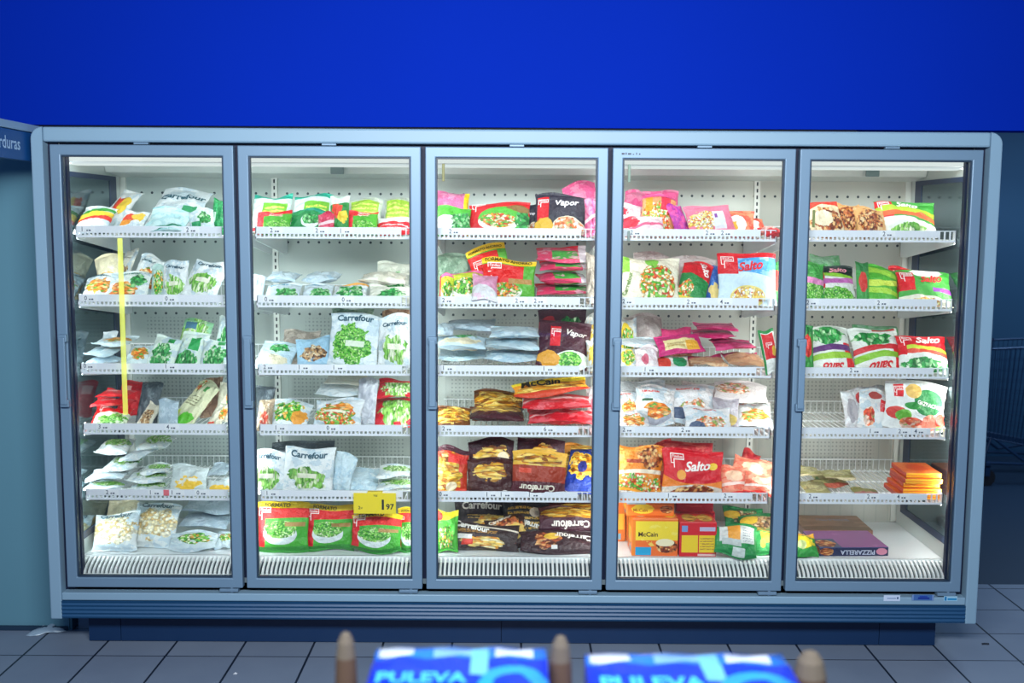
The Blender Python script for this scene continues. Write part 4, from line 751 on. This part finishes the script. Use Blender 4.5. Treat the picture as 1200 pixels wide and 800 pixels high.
# ---- settle: packs that run into one another are eased apart (back, or thinner in a stack)
from mathutils.bvhtree import BVHTree
_u, _v = np.meshgrid(np.linspace(-1, 1, 17), np.linspace(-1, 1, 21))
_q = [(j*17+i, j*17+i+1, j*17+i+18, j*17+i+17) for j in range(20) for i in range(16)]; _q2 = _q+[tuple(k+357 for k in q) for q in _q]
def refresh(p):
    P = np.concatenate([p['b'].pos(_u, _v, -1).reshape(-1, 3), p['b'].pos(_u, _v, 1).reshape(-1, 3)])
    zlow = SHZ[p['s']]+.001+p['base']
    p['off'][2] += zlow-(P[:, 2].min()+p['off'][2])
    P = P+p['off']; p['lo'], p['hi'] = P.min(0), P.max(0); p['bvh'] = BVHTree.FromPolygons(P.tolist(), _q2)
for p in PACKS: refresh(p)
_cells = {}
for p in PACKS: _cells.setdefault(p['s'], []).append(p)
for ps in _cells.values():
    for it in range(60):
        hit = False
        for i, a in enumerate(ps):
            for b_ in ps[i+1:]:
                if (a['lo'] > b_['hi']).any() or (b_['lo'] > a['hi']).any() or not a['bvh'].overlap(b_['bvh']): continue
                hit = True
                ca, cb = (a['lo']+a['hi'])/2, (b_['lo']+b_['hi'])/2
                if a['flat'] and b_['flat'] and abs(ca[2]-cb[2]) > .012 and abs(ca[0]-cb[0]) < .8*min(a['hi'][0]-a['lo'][0], b_['hi'][0]-b_['lo'][0]) and it < 40:
                    for p in (a, b_):
                        p['b'].T = max(.024, p['b'].T*.97); refresh(p)
                    up = a if ca[2] > cb[2] else b_
                    if up['base'] < .25: up['base'] += .0022; refresh(up)
                    continue
                p = a if ca[1] > cb[1] else b_
                if p['hi'][1] < .70: p['off'][1] += .007
                else:
                    q = b_ if p is a else a
                    p['b'].T = max(.012, p['b'].T*.9); p['b'].H *= .97
                refresh(p)
        if not hit: break
# ---- make the meshes
def obj_from(name, V, F, uv, mat, loc, parent=None, smooth=True):
    me = bpy.data.meshes.new(name); me.from_pydata(V.tolist(), [], F)
    if uv is not None:
        l = me.uv_layers.new(name='UVMap'); idx = np.empty(len(me.loops), int); me.loops.foreach_get('vertex_index', idx); l.data.foreach_set('uv', uv[idx].ravel())
    if smooth: me.polygons.foreach_set('use_smooth', [True]*len(me.polygons))
    return link(name, me, mat, parent, loc)
gu = np.sin(np.linspace(-PI/2, PI/2, NU+1)*.92)/math.sin(PI/2*.92); gv = np.sin(np.linspace(-PI/2, PI/2, NV+1)*.9)/math.sin(PI/2*.9)
GU, GV = np.meshgrid(gu, gv)
GF = []
n1 = (NU+1)*(NV+1)
for j in range(NV):
    for i in range(NU):
        a = j*(NU+1)+i; GF.append((a, a+1, a+NU+2, a+NU+1)); GF.append((n1+a, n1+a+NU+1, n1+a+NU+2, n1+a+1))
for i in range(NU):
    GF.append((i, n1+i, n1+i+1, i+1)); a = NV*(NU+1)+i; GF.append((a, a+1, n1+a+1, n1+a))
for j in range(NV):
    a = j*(NU+1); GF.append((a, a+NU+1, n1+a+NU+1, n1+a)); a += NU; GF.append((a, n1+a, n1+a+NU+1, a+NU+1))
JS = next(j for j in range(NV+1) if gv[j] > .86)
def _row(i): return (i % n1)//(NU+1)
GF_SEAL = [f for f in GF if min(_row(i) for i in f) >= JS]; GF_BODY = [f for f in GF if min(_row(i) for i in f) < JS]
def noun(p):
    k = p['style']; return 'frozen_food_bag'
def build_pack(p):
    b, off, k = p['b'], p['off'], p['style']
    Pf = b.pos(GU, GV, -1).reshape(-1, 3); Pb = b.pos(GU, GV, 1).reshape(-1, 3)
    V = np.concatenate([Pf, Pb])+off
    loc = np.array([(V[:, 0].min()+V[:, 0].max())/2, (V[:, 1].min()+V[:, 1].max())/2, V[:, 2].min()])
    uv = np.stack([(GU+1)/2, (GV+1)/2], -1).reshape(-1, 2); uv = np.concatenate([uv, uv])
    seal = (not p['flat']) and p['w'] >= 34
    o = obj_from('frozen_food_bag', V-loc, GF_BODY if seal else GF, uv, style_mat(k, 1.25), tuple(loc))
    if seal:
        r0 = JS*(NU+1); keep = np.r_[r0:n1, n1+r0:2*n1]; mp = {int(a): i for i, a in enumerate(keep)}
        obj_from('top_seal', (V-loc)[keep], [tuple(mp[i] for i in f) for f in GF_SEAL], uv[keep], style_mat(k, 1.25), None, o)
    for (txt, u, v, w, turn, colr, shear) in ST[k][3]:
        if txt == 'LOGO': q, f = logo2d(); nm = 'brand_mark'
        else: q, f = text2d(txt, .03, shear); nm = 'lettering'
        if p['w'] < 24: continue
        a = math.radians(turn); asp = b.W/b.H
        qx, qy = q[:, 0]*w, q[:, 1]*w
        uu = u+qx*math.cos(a)-qy*math.sin(a); vv = v+(qx*math.sin(a)+qy*math.cos(a))*asp
        if vv.max() > .985: vv = vv-(vv.max()-.985)
        V2 = b.pos(np.clip(uu, .01, .99)*2-1, vv*2-1, -1, .0036)+off-loc
        obj_from(nm, V2, f, None, ink(colr), None, o, False)
    return o
def order_word(i, n): return ['first', 'second', 'third', 'fourth', 'fifth', 'sixth', 'seventh', 'eighth', 'ninth'][i]
bycell = {}
for p in PACKS: bycell.setdefault((p['c'], p['s']), []).append(p)
for (c, s), ps in bycell.items():
    where = f'{SHN[s]} shelf behind {DOORN[c]} door'
    groups = {}
    for p in ps: groups.setdefault(p['desc'] or ST[p['style']][2], []).append(p)
    for desc, gp in groups.items():
        if len(gp) == 1: gp[0]['label'] = f'{desc} on {where}'
        elif len(gp) == 2:
            a, b = gp
            if abs(a['x']-b['x']) > 16: names = ('left', 'right') if a['x'] < b['x'] else ('right', 'left')
            else: names = ('upper', 'lower') if a['y0'] < b['y0'] else ('lower', 'upper')
            for p, nm in zip(gp, names): p['label'] = f'{desc}, {nm} one of two, {where}'
        else:
            xs = [p['x'] for p in gp]
            if max(xs)-min(xs) > 14*(len(gp)-1):
                for i, p in enumerate(sorted(gp, key=lambda p: p['x'])): p['label'] = f'{desc}, {order_word(i, 0)} from left, {where}'
            else:
                for i, p in enumerate(sorted(gp, key=lambda p: p['y0'])): p['label'] = f'{desc}, {order_word(i, 0)} from top, {where}'
    for p in ps:
        o = build_pack(p)
        lab = p['label']
        w = lab.split()
        if len(w) > 16: lab = lab.replace(' with ', ' ').replace(' and ', ' ').replace(' the ', ' ').replace(' a ', ' ').replace(' of two', ''); lab = ' '.join(lab.split()[:16]) if len(lab.split()) > 16 else lab
        tag(o, lab, 'frozen food bag', f'packs on the {SHN[s]} shelf behind the {DOORN[c]} door')

# ---- cartons
def carton(c, s, bbox, depth, mats, label, d=.02, yaw=0, letters=(), z_on=None, tilt=0, bev=.003, name='frozen_food_box', front_h=None):
    x0, y0, x1, y1 = bbox; Yf = (YL+.014 if s < 5 else .150)+d
    zs = SHZ[s]+.001
    a = at(x0, y1, Yf); b = at(x1, y0, Yf); W = b[0]-a[0]
    z0 = zs if z_on is None else z_on
    Hh = b[2]-z0 if front_h is None else front_h
    bm = bmesh.new(); bmesh.ops.create_cube(bm, size=1)
    for v in bm.verts: v.co = Vector((v.co.x*W, v.co.y*depth, (v.co.z+.5)*Hh))
    bmesh.ops.bevel(bm, geom=list(bm.edges), offset=bev, segments=2, affect='EDGES', profile=.5)
    uvl = bm.loops.layers.uv.new('UVMap')
    for f in bm.faces:
        n = f.normal; ax = max(range(3), key=lambda i: abs(n[i])); f.material_index = {1: 0, 2: 1, 0: 2}[ax]
        for l in f.loops:
            q = l.vert.co; U = (q.x/W+.5, q.y/depth+.5, q.z/Hh); l[uvl].uv = {1: (U[0], U[2]), 2: (U[0], U[1]), 0: (U[1], U[2])}[ax]
    me = bpy.data.meshes.new(name); bm.to_mesh(me); bm.free()
    o = link(name, me, mats, None, ((a[0]+b[0])/2, Yf+depth/2, z0)); o.rotation_euler.z = math.radians(yaw)
    tag(o, label, 'frozen food box', f'boxes on the {SHN[s]} shelf behind the {DOORN[c]} door')
    for (txt, face, u, v, w, turn, colr, shear) in letters:
        q, f = text2d(txt, .02, shear); t = math.radians(turn); m = MB(); pts = []
        for p in q:
            px, py = p[0]*w*W, p[1]*w*W; X_, Y_ = px*math.cos(t)-py*math.sin(t), px*math.sin(t)+py*math.cos(t)
            if face == 'front': pts.append((-W/2+u*W+X_, -depth/2-.0008, v*Hh+Y_))
            else: pts.append((-W/2+u*W+X_, -depth/2+v*depth+Y_, Hh+.0008))
        m.add(pts, f); m.build('lettering', ink(colr), o)
    return o, z0+Hh
PM = lambda n, base, lay, **k: pack_mat(n, base, lay, rough=.35, wrinkle=.05, var=.03, **k)
mcf = PM('carton_yellow_front', 'f8d83c', [('D', .42, .42, 0, 'f0702c'), ('N', .62, 'fbe46a'), ('R', 0, 0, .08, 1, 'f0842c'), ('E', .76, .26, .24, .18, 'meat', .4), ('E', .72, .36, .2, .1, 'f6e8c0', .3), ('R', .08, .02, .42, .24, '2a9fd0'), ('U', .93, .93, 0, 'f0782c')])
mct = PM('carton_orange_top', 'f0782c', [('E', .2, .5, .14, .3, 'f4e2b8', .3), ('E', .84, .5, .14, .4, 'f8cf3c', .3), ('N', .62, 'f49a4a')])
mcs = PM('carton_orange_side', 'ee7a2c', [('R', .2, .3, .8, .7, 'f8c23c'), ('R', .2, .05, .5, .2, '7fb4d0')])
mcb = PM('carton_small_front', 'f07a2c', [('E', .34, .52, .24, .36, 'f8d43c', .4), ('E', .84, .5, .14, .3, 'meat', .4), ('R', 0, .86, .4, 1, 'b8c4cc')])
rdf = PM('carton_red_front', 'd8262e', [('R', .06, .12, .50, .62, 'f6cf2c'), ('R', .53, .12, .96, .62, 'f6cf2c'), ('T', .56, .2, .93, .58, 5, 'b8843c'), ('R', .5, .02, .98, .08, 'f2c6c0'), ('R', .06, .72, .22, .90, '7f9ad0'), ('R', .54, .74, .96, .86, 'c4b8d4')])
rdt = PM('carton_red_top', 'dc3a30', [('E', .32, .5, .2, .4, 'fries', .4), ('E', .74, .5, .2, .4, 'fries', .4)])
rds = PM('carton_red_side', 'b82430', [('N', .6, 'd84a4a')])
o, zt1 = carton(3, 5, (740, 617, 795, 655), .16, [mcf, mct, mcs], 'front yellow and orange burger carton on bottom shelf behind fourth door', d=.01, letters=[('McCain', 'front', .14, .52, .42, 0, '4a2a14', 0)], front_h=.172)
carton(3, 5, (734, 600, 790, 612), .17, [mcb, mct, mcs], 'orange burger carton lying on top of the yellow burger carton, fourth door', d=.05, z_on=zt1+.001, front_h=.062, letters=[('McCain', 'front', .14, .3, .3, 0, 'b86a14', 0)])
z = None
carton(3, 5, (722, 620, 733, 640), .14, [mcs, mct, mcs], 'narrow orange carton at the far left of the bottom shelf, fourth door', d=.23, front_h=.19)
carton(3, 5, (733.6, 610, 748, 640), .14, [mcs, mct, mcs], 'narrow orange carton directly behind the yellow burger carton, fourth door', d=.24, front_h=.21)
o, zt2 = carton(3, 5, (795.6, 624, 840, 656), .15, [rdf, rdt, rds], 'front red carton with two yellow panels on bottom shelf behind fourth door', d=.005, front_h=.158)
o, zt3 = carton(3, 5, (796, 606, 838, 640), .16, [rds, rdt, rds], 'plain red carton standing behind the two-panel red carton, fourth door', d=.18, front_h=.155)
carton(3, 5, (792, 593, 836, 610), .16, [rds, rdt, rds], 'red carton lying on top at the back, bottom shelf behind fourth door', d=.185, z_on=zt3+.001, front_h=.045)
pzd = PM('pizza_box_edge', '2e3252', [('E', .10, .5, .10, .42, 'meat', .3), ('E', .90, .5, .08, .38, 'd88aa0', .3), ('U', .9, .9, 0, '454a70')])
pzt = PM('pizza_box_purple', 'a0609c', [('R', 0, 0, .32, .5, '545a78'), ('N', .66, 'b87ab0'), ('E', .14, .22, .14, .2, 'meat', .6)])
o, zp = carton(4, 5, (959, 637, 1041, 649), .26, [pzd, pzt, pzd], 'purple pizza box lying nearest the front, bottom shelf behind rightmost door', d=.025, yaw=2, front_h=.042, letters=[('PIZZARELLA', 'front', .80, .66, .5, 180, 'c8cce0', 0)])
pbt = PM('pizza_box_brown', '9a7458', [('N', .5, 'b48a6c'), ('D', .22, .18, .06, '7a5a40'), ('T', .3, .62, .8, .78, 2, '8f9ab8')])
pbs = PM('pizza_box_brown_edge', '8a5f4c', [('N', .6, 'a87a60')])
carton(4, 5, (944, 612, 1024, 620), .26, [pbs, pbt, pbs], 'brown pizza box lying behind the purple one, bottom shelf behind rightmost door', d=.30, yaw=-1, front_h=.040)
orf = PM('orange_pack_edge', 'f6b52c', [('R', 0, .4, 1, .58, 'e8702c'), ('N', .62, 'fbd45a')])
ort = PM('orange_pack_top', 'e86a2c', [('N', .55, 'f08a4a'), ('E', .5, .5, .3, .3, 'd8502a', .6)])
ors = PM('orange_pack_side', 'd8442a', [('N', .6, 'ee7a4a')])
z = SHZ[4]+.001
for i, nm in enumerate(['lowest', 'second from bottom', 'middle', 'second from top', 'topmost']):
    o, z = carton(4, 4, (1057+[-3, 1, 3, 4, 5][i], 580, 1103+[0, 1, 0, 2, 1][i], 590), .22, [orf, ort, ors], f'orange and yellow flat pack, {nm} in its stack, fifth shelf, rightmost door', d=.02+.012*(i % 3), yaw=[-3, -1, -4, -2, -3][i], z_on=z, front_h=.0225, bev=.005)
    z += .001
# ================================================================== OTHER THINGS
# yellow price sign hanging from a rail
a, b = at(414.5, 601.5, .062), at(464, 577.6, .062)
m = MB(); m.box((a[0], .060, a[2]), (b[0], .063, b[2])); m.box((a[0]+.06, .061, b[2]), (b[0]-.06, YL+.004, b[2]+.004))
sg = m.build('price_sign', ink('ffe234'), None, .001); tag(sg, 'yellow card price sign 1 97 hanging above the red and green bags', 'price sign')
W, H = b[0]-a[0], b[2]-a[2]
def sgtext(s, u, v, w, bold=.02):
    q, f = text2d(s, bold); m = MB(); m.add([(a[0]+W*u+p[0]*W*w, .0592, a[2]+H*v+p[1]*W*w) for p in q], f); m.build('lettering', ink('1d2a30'), sg)
sgtext('1', .665, .20, .052, .03); sgtext('97', .765, .20, .19, .025); sgtext('2', .11, .22, .05, .02); sgtext('u', .17, .24, .035, .01); sgtext('Val', .47, .83, .09, .01)
# aisle sign projecting from the left
xs = -2.03
pa, pb = at_side(45, 157, xs), at_side(45, 190, xs)
ys = pa[1]; zt, zb = at_side(45, 154, xs)[2], pb[2]
m = MB(); m.box((xs-.03, -1.35, zb), (xs, ys, zt-.012)); sgn = m.build('aisle_sign', plain('sign_blue', '0d4a86', .5), None, .002); tag(sgn, 'dark blue aisle sign with white lettering beside the leftmost door', 'sign')
m = MB(); m.box((xs-.04, -1.35, zt-.010), (xs+.006, ys+.02, zt+.022)); m.build('top_rail', M_BODY, sgn, .003)
q, f = text2d('verduras', .012); pe = at_side(23.5, 176, xs); k = .25
m = MB(); m.add([(xs+.0012, pe[1]-k+p[0]*k, pe[2]+p[1]*k) for p in q], f); m.build('lettering', ink('a9c9e4'), sgn)
m = MB(); m.box((xs-.05, ys-.02, zb+.02), (xs-.02, .25, zt)); m.build('wall_bracket', M_BODY, sgn)
# yellow plastic strip in the leftmost bay
p1, p2 = at(140.5, 279, .067), at(147, 486, .067)
g = NG('yellow_strip'); t1 = g.n('ShaderNodeBsdfTransparent'); t2 = g.n('ShaderNodeBsdfTranslucent'); t3 = g.n('ShaderNodeBsdfDiffuse'); t2.inputs[0].default_value = lin('f4f27a'); t3.inputs[0].default_value = lin('f4f27a'); a1 = g.n('ShaderNodeAddShader'); g.put(a1.inputs[0], t2.outputs[0]); g.put(a1.inputs[1], t3.outputs[0]); x1 = g.n('ShaderNodeMixShader'); x1.inputs[0].default_value = .36; g.put(x1.inputs[1], t1.outputs[0]); g.put(x1.inputs[2], a1.outputs[0]); g.put(g.out.inputs[0], x1.outputs[0]); m = MB(); w = .011
m.add([(p1[0]-w, .066, p1[2]), (p1[0]+w, .066, p1[2]), (p2[0]+w, .068, p2[2]), (p2[0]-w, .068, p2[2]), (p1[0]-w, .0672, p1[2]), (p1[0]+w, .0672, p1[2]), (p2[0]+w, .0692, p2[2]), (p2[0]-w, .0692, p2[2])], [(0,1,2,3),(7,6,5,4),(0,4,5,1),(1,5,6,2),(2,6,7,3),(3,7,4,0)])
tag(m.build('plastic_strip', g.mat), 'thin yellow plastic strip hanging down in front of the leftmost shelves', 'strip')
# scraps on the floor
def scrap(name, px, py, sx, sy, h, mat, lab, seed):
    r = random.Random(seed); p = at_floor(px, py); n = 9; V = []; Fc = []
    for j in range(n):
        for i in range(n):
            u, v = i/(n-1)-.5, j/(n-1)-.5; e = .75+.4*r.random()
            V.append((u*sx*e+v*sx*.15, v*sy*e, .002+h*max(0, (r.random()*.6+.4)*(1-2.2*(u*u+v*v)*1.6))))
    for j in range(n-1):
        for i in range(n-1): k = j*n+i; Fc.append((k, k+1, k+1+n, k+n))
    me = bpy.data.meshes.new(name); me.from_pydata(V, [], Fc); me.polygons.foreach_set('use_smooth', [True]*len(Fc)); o = link(name, me, mat, None, tuple(p))
    md = o.modifiers.new('t', 'SOLIDIFY'); md.thickness = .001
    return tag(o, lab, 'litter')
o = scrap('crumpled_plastic', 62, 737, .20, .11, .03, plain('litter_plastic', '9fb6c8', .3), 'crumpled grey plastic wrapper on the floor at the left freezer corner', 3); o.rotation_euler.z = .5
scrap('paper_scrap', 276, 789.5, .016, .013, .006, ink('d8dde4'), 'tiny white paper scrap on the tiles at lower left', 5)
scrap('dry_leaf', 1155, 754.5, .036, .02, .004, plain('leaf_brown', '1a2230', .7), 'small dark flat scrap on the tiles right of the freezer', 6)

# shopping trolley in the dark room behind, right
YT = 3.05
def tp(px, py, Y=YT): return Vector(at(px, py, Y))
M_TROL = plain('dark_trolley_steel', '16365a', .45, .3)
A, Bq = tp(1161, 409), tp(1290, 409)
w = Bq.x-A.x; zt_, zb_ = A.z, tp(1161, 514).z
tro = empty('shopping_trolley', (A.x+w/2, YT+.25, 0), 'dark wire shopping trolley standing in the dim room right of the freezer', 'trolley')
def tpart(m, name, mat, par=None):
    o = m.build(name, mat, par or tro)
    off = Vector(tro.location)
    o.data.transform(Matrix.Translation(-off)); return o
m = MB(); x0, x1 = A.x, A.x+w; y0, y1 = YT, YT+.5
ins = .05
top = [(x0, y0, zt_), (x1, y0, zt_+.04), (x1, y1, zt_+.04), (x0, y1, zt_)]; bot = [(x0+.02, y0+ins, zb_), (x1-.15, y0+ins, zb_-.12), (x1-.15, y1-ins, zb_-.12), (x0+.02, y1-ins, zb_)]
for P_ in (top, bot):
    for k in range(4): m.rod(P_[k], P_[(k+1) % 4], .008 if P_ is top else .006, 6)
def lerp(a, b, t): return tuple(a[i]+(b[i]-a[i])*t for i in range(3))
for k in range(4):
    a1, b1, a2, b2 = top[k], top[(k+1) % 4], bot[k], bot[(k+1) % 4]
    nn = 22 if k % 2 == 0 else 14
    for i in range(nn+1): m.rod(lerp(a1, b1, i/nn), lerp(a2, b2, i/nn), .0028, 4)
    for j in range(1, 9): m.rod(lerp(a1, a2, j/9), lerp(b1, b2, j/9), .0028, 4)
for i in range(15): m.rod(lerp(bot[0], bot[3], i/14), lerp(bot[1], bot[2], i/14), .0028, 4)
tpart(m, 'basket', M_TROL)
m = MB(); m.path([top[0], lerp(top[0], (x0-.0, y0, zt_), 1), (x0+.0, y0, zt_+.06)], .011); m.path([top[3], (x0, y1, zt_+.06)], .011); m.rod((x0-.0, y0-.02, zt_+.07), (x0, y1+.02, zt_+.07), .014); tpart(m, 'push_handle', plain('trolley_grip', '10264a', .5))
m = MB()
zl = .17
for y in (y0+ins, y1-ins):
    m.path([(x0+.06, y, zb_), (x0+.02, y, zb_-.14), (x0+.03, y, zl), (x1-.1, y, zl-.02)], .011); m.path([(x0+.10, y, zb_-.02), (x0+.30, y, zl+.02), (x1-.2, y, zb_-.12)], .010)
m.rod((x0+.03, y0+ins, zl), (x0+.03, y1-ins, zl), .010); m.rod((x1-.1, y0+ins, zl-.02), (x1-.1, y1-ins, zl-.02), .010)
tpart(m, 'frame', M_TROL)
for (x, y) in ((x0+.04, y0+ins), (x0+.04, y1-ins), (x1-.14, y0+ins), (x1-.14, y1-ins)):
    m = MB(); m.box((x-.018, y-.022, .075), (x+.018, y-.017, zl)); m.box((x-.018, y+.017, .075), (x+.018, y+.022, zl)); m.box((x-.02, y-.022, zl-.03), (x+.02, y+.022, zl-.02)); cs = tpart(m, 'caster', M_TROL)
    m = MB(); m.rod((x, y-.014, .062), (x, y+.014, .062), .062, 20); tpart(m, 'wheel', plain('rubber', '07101c', .7), cs)

# blue shrink-wrapped packs in a wooden crate, close to the camera
YP = -2.67
def fp(px, py, Y=YP): return Vector(at(px, py, Y))
zc = fp(545, 757).z
cr = empty('wooden_crate', (fp(680, 757).x, YP, 0), 'rough wooden crate with upright posts at the bottom edge of the view', 'crate')
M_WOOD = plain('raw_wood', '5a4536', .85, var=.2, scale=14); M_PALE = plain('pale_wood_tip', '665c50', .85)
def cpart(m, name, mat, bevel=0):
    o = m.build(name, mat, cr, bevel); o.data.transform(Matrix.Translation(-Vector(cr.location))); return o
posts = [(405, 740, 13), (657, 744, 14), (950, 762, 21)]
PX = []
for (px, py, hwid) in posts:
    p = fp(px, py, YP-.03); r = hwid*1.80/1251; PX.append(p)
    m = MB(); z = p.z
    rings = [(r*1.12, z-.16), (r*1.05, z-.09), (r*.95, z-.045), (r*.75, z-.018), (r*.42, z-.004), (r*.1, z)]
    m.rod((p.x, p.y, .0), (p.x, p.y, z-.16), r*1.12, 14)
    for (ra, za), (rb, zb2) in zip(rings, rings[1:]): m.rod((p.x, p.y, za), (p.x, p.y, zb2), ra, 14, 1 if za > z-.05 else 0, rb)
    o = m.build('post', [M_WOOD, M_PALE], cr); o.data.transform(Matrix.Translation(-Vector(cr.location)))
xa, xb = PX[0].x-.05, PX[2].x+.05
zfl = fp(800, 763).z-.202
for k, z in enumerate((zfl-.09, zfl-.30, zfl-.55)):
    m = MB(); m.box((xa, YP-.35, z), (xb, YP-.335, z+.07)); cpart(m, 'slat', M_WOOD, .002)
    m = MB(); m.box((xa, YP+.005, z), (xb, YP+.02, z+.07)); cpart(m, 'slat', M_WOOD, .002)
m = MB(); m.box((xa, YP-.335, zfl-.02), (xb, YP+.005, zfl)); cpart(m, 'floor_board', M_WOOD)
for x in (xa+.02, xb-.02):
    m = MB(); m.box((x-.02, YP-.38, 0), (x+.02, YP-.35, zfl)); cpart(m, 'leg', M_WOOD)
def wrap_pack(px0, px1, py, lab, word):
    a, b = fp(px0, py), fp(px1, py); dpt = .20; W = b.x-a.x
    lay = [('U', .0, .0, 0, '0a35d8'), ('U', .74, .74, 0, '1e78ea'), ('R', .02, .78, .22, .98, 'dfeaff'), ('R', .34, .78, .60, .97, '7fb4f6'), ('R', .70, .78, .92, .97, 'd6e4ff'), ('R', .56, .4, .66, .97, '6fc0f6'), ('E', .80, .22, .19, .36, '2a9be8', .2), ('E', .80, .2, .11, .22, '0a35d8', .2)]
    mt = pack_mat('blue_pack_'+word+str(px0), '0b3fe0', lay, rough=.25, asp=.7, wrinkle=.3)
    nx, ny = 24, 14; z1 = a.z; r = random.Random(px0); V = []; Fc = []; UVs = []
    m = bmesh.new()
    hgt = .195
    bmesh.ops.create_cube(m, size=1); bmesh.ops.subdivide_edges(m, edges=m.edges, cuts=6, use_grid_fill=True)
    for v in m.verts:
        p = v.co
        k = 1-.05*(abs(p.x*2)**8+abs(p.y*2)**8)/2
        v.co = Vector((a.x+W/2+p.x*W, YP-dpt/2+p.y*dpt, z1-hgt/2+p.z*hgt*(k if p.z > 0 else 1)+.003*math.sin(p.x*23+p.y*17)))
    uvl = m.loops.layers.uv.new('UVMap')
    for f in m.faces:
        f.smooth = True
        for l in f.loops:
            c = l.vert.co; l[uvl].uv = ((c.x-a.x)/W, (c.y-(YP-dpt))/dpt) if abs(f.normal.z) > .5 else ((c.x-a.x)/W, max(.02, (c.z-(z1-hgt))/hgt*.6))
    me = bpy.data.meshes.new('milk_multipack'); m.to_mesh(me); m.free()
    o = link('milk_multipack', me, mt); tag(o, lab, 'multipack', 'blue shrink-wrapped packs in the wooden crate')
    q, f = text2d(word, .03); mm = MB(); kx = W*.50
    mm.add([(a.x+W*.05+p[0]*kx, YP-.165+p[1]*kx*1.3, z1+.005) for p in q], f); mm.build('lettering', ink('4ec4f4'), o)
wrap_pack(443, 640, 756, 'blue and white shrink-wrapped pack between left and middle crate posts', 'PULEVA')
wrap_pack(685, 916, 763, 'blue and white shrink-wrapped pack between middle and right crate posts', 'PULEVA')

# ================================================================== LIGHT
def area(name, loc, rot, sx, sy, energy, col=(1, 1, 1), spread=None):
    l = bpy.data.lights.new(name, 'AREA'); l.shape = 'RECTANGLE'; l.size = sx; l.size_y = sy; l.energy = energy; l.color = col
    if spread: l.spread = spread
    o = bpy.data.objects.new(name, l); COL.objects.link(o); o.location = loc; o.rotation_euler = rot; return o
for i in range(6):
    x = max(-1.90, min(1.90, XE[i])); a = 0 if 0 < i < 5 else (-.7 if i == 0 else .7)
    t = i/5; colr = (.84+.16*t, .98, 1.0-.08*t); k = 1 if 0 < i < 5 else .75
    area('mullion_light', (x, .101, 1.72), (PI/2, 0, a), .03, .78, 1.9*k, colr)
    area('mullion_light', (x, .101, .88), (PI/2, 0, a), .03, .84, 3.2*k, colr)
area('canopy_light', (0, .16, 2.110), (math.radians(25), 0, 0), 3.7, .05, 5, (1, 1, .98))
area('back_room_fill', (4.2, 2.4, 2.95), (0, 0, 0), 1.6, 1.6, 55, (.55, .78, 1))  # unseen fill lamp, added to brighten the trolley and the room behind
area('front_fill', (0, -3.7, 2.72), (math.radians(74), 0, 0), 2.6, .5, 142, (.92, .97, 1), math.radians(140))  # unseen fill lamp, added in front so pack faces and rails are lit
wd = bpy.data.worlds.new('world'); SC.world = wd; wd.use_nodes = True
bg = wd.node_tree.nodes['Background']; bg.inputs[0].default_value = (.10, .22, .5, 1); bg.inputs[1].default_value = .35
cy = SC.cycles
cy.max_bounces = 8; cy.transparent_max_bounces = 12; cy.diffuse_bounces = 4; cy.glossy_bounces = 4; cy.caustics_reflective = False; cy.caustics_refractive = False; cy.sample_clamp_indirect = 6
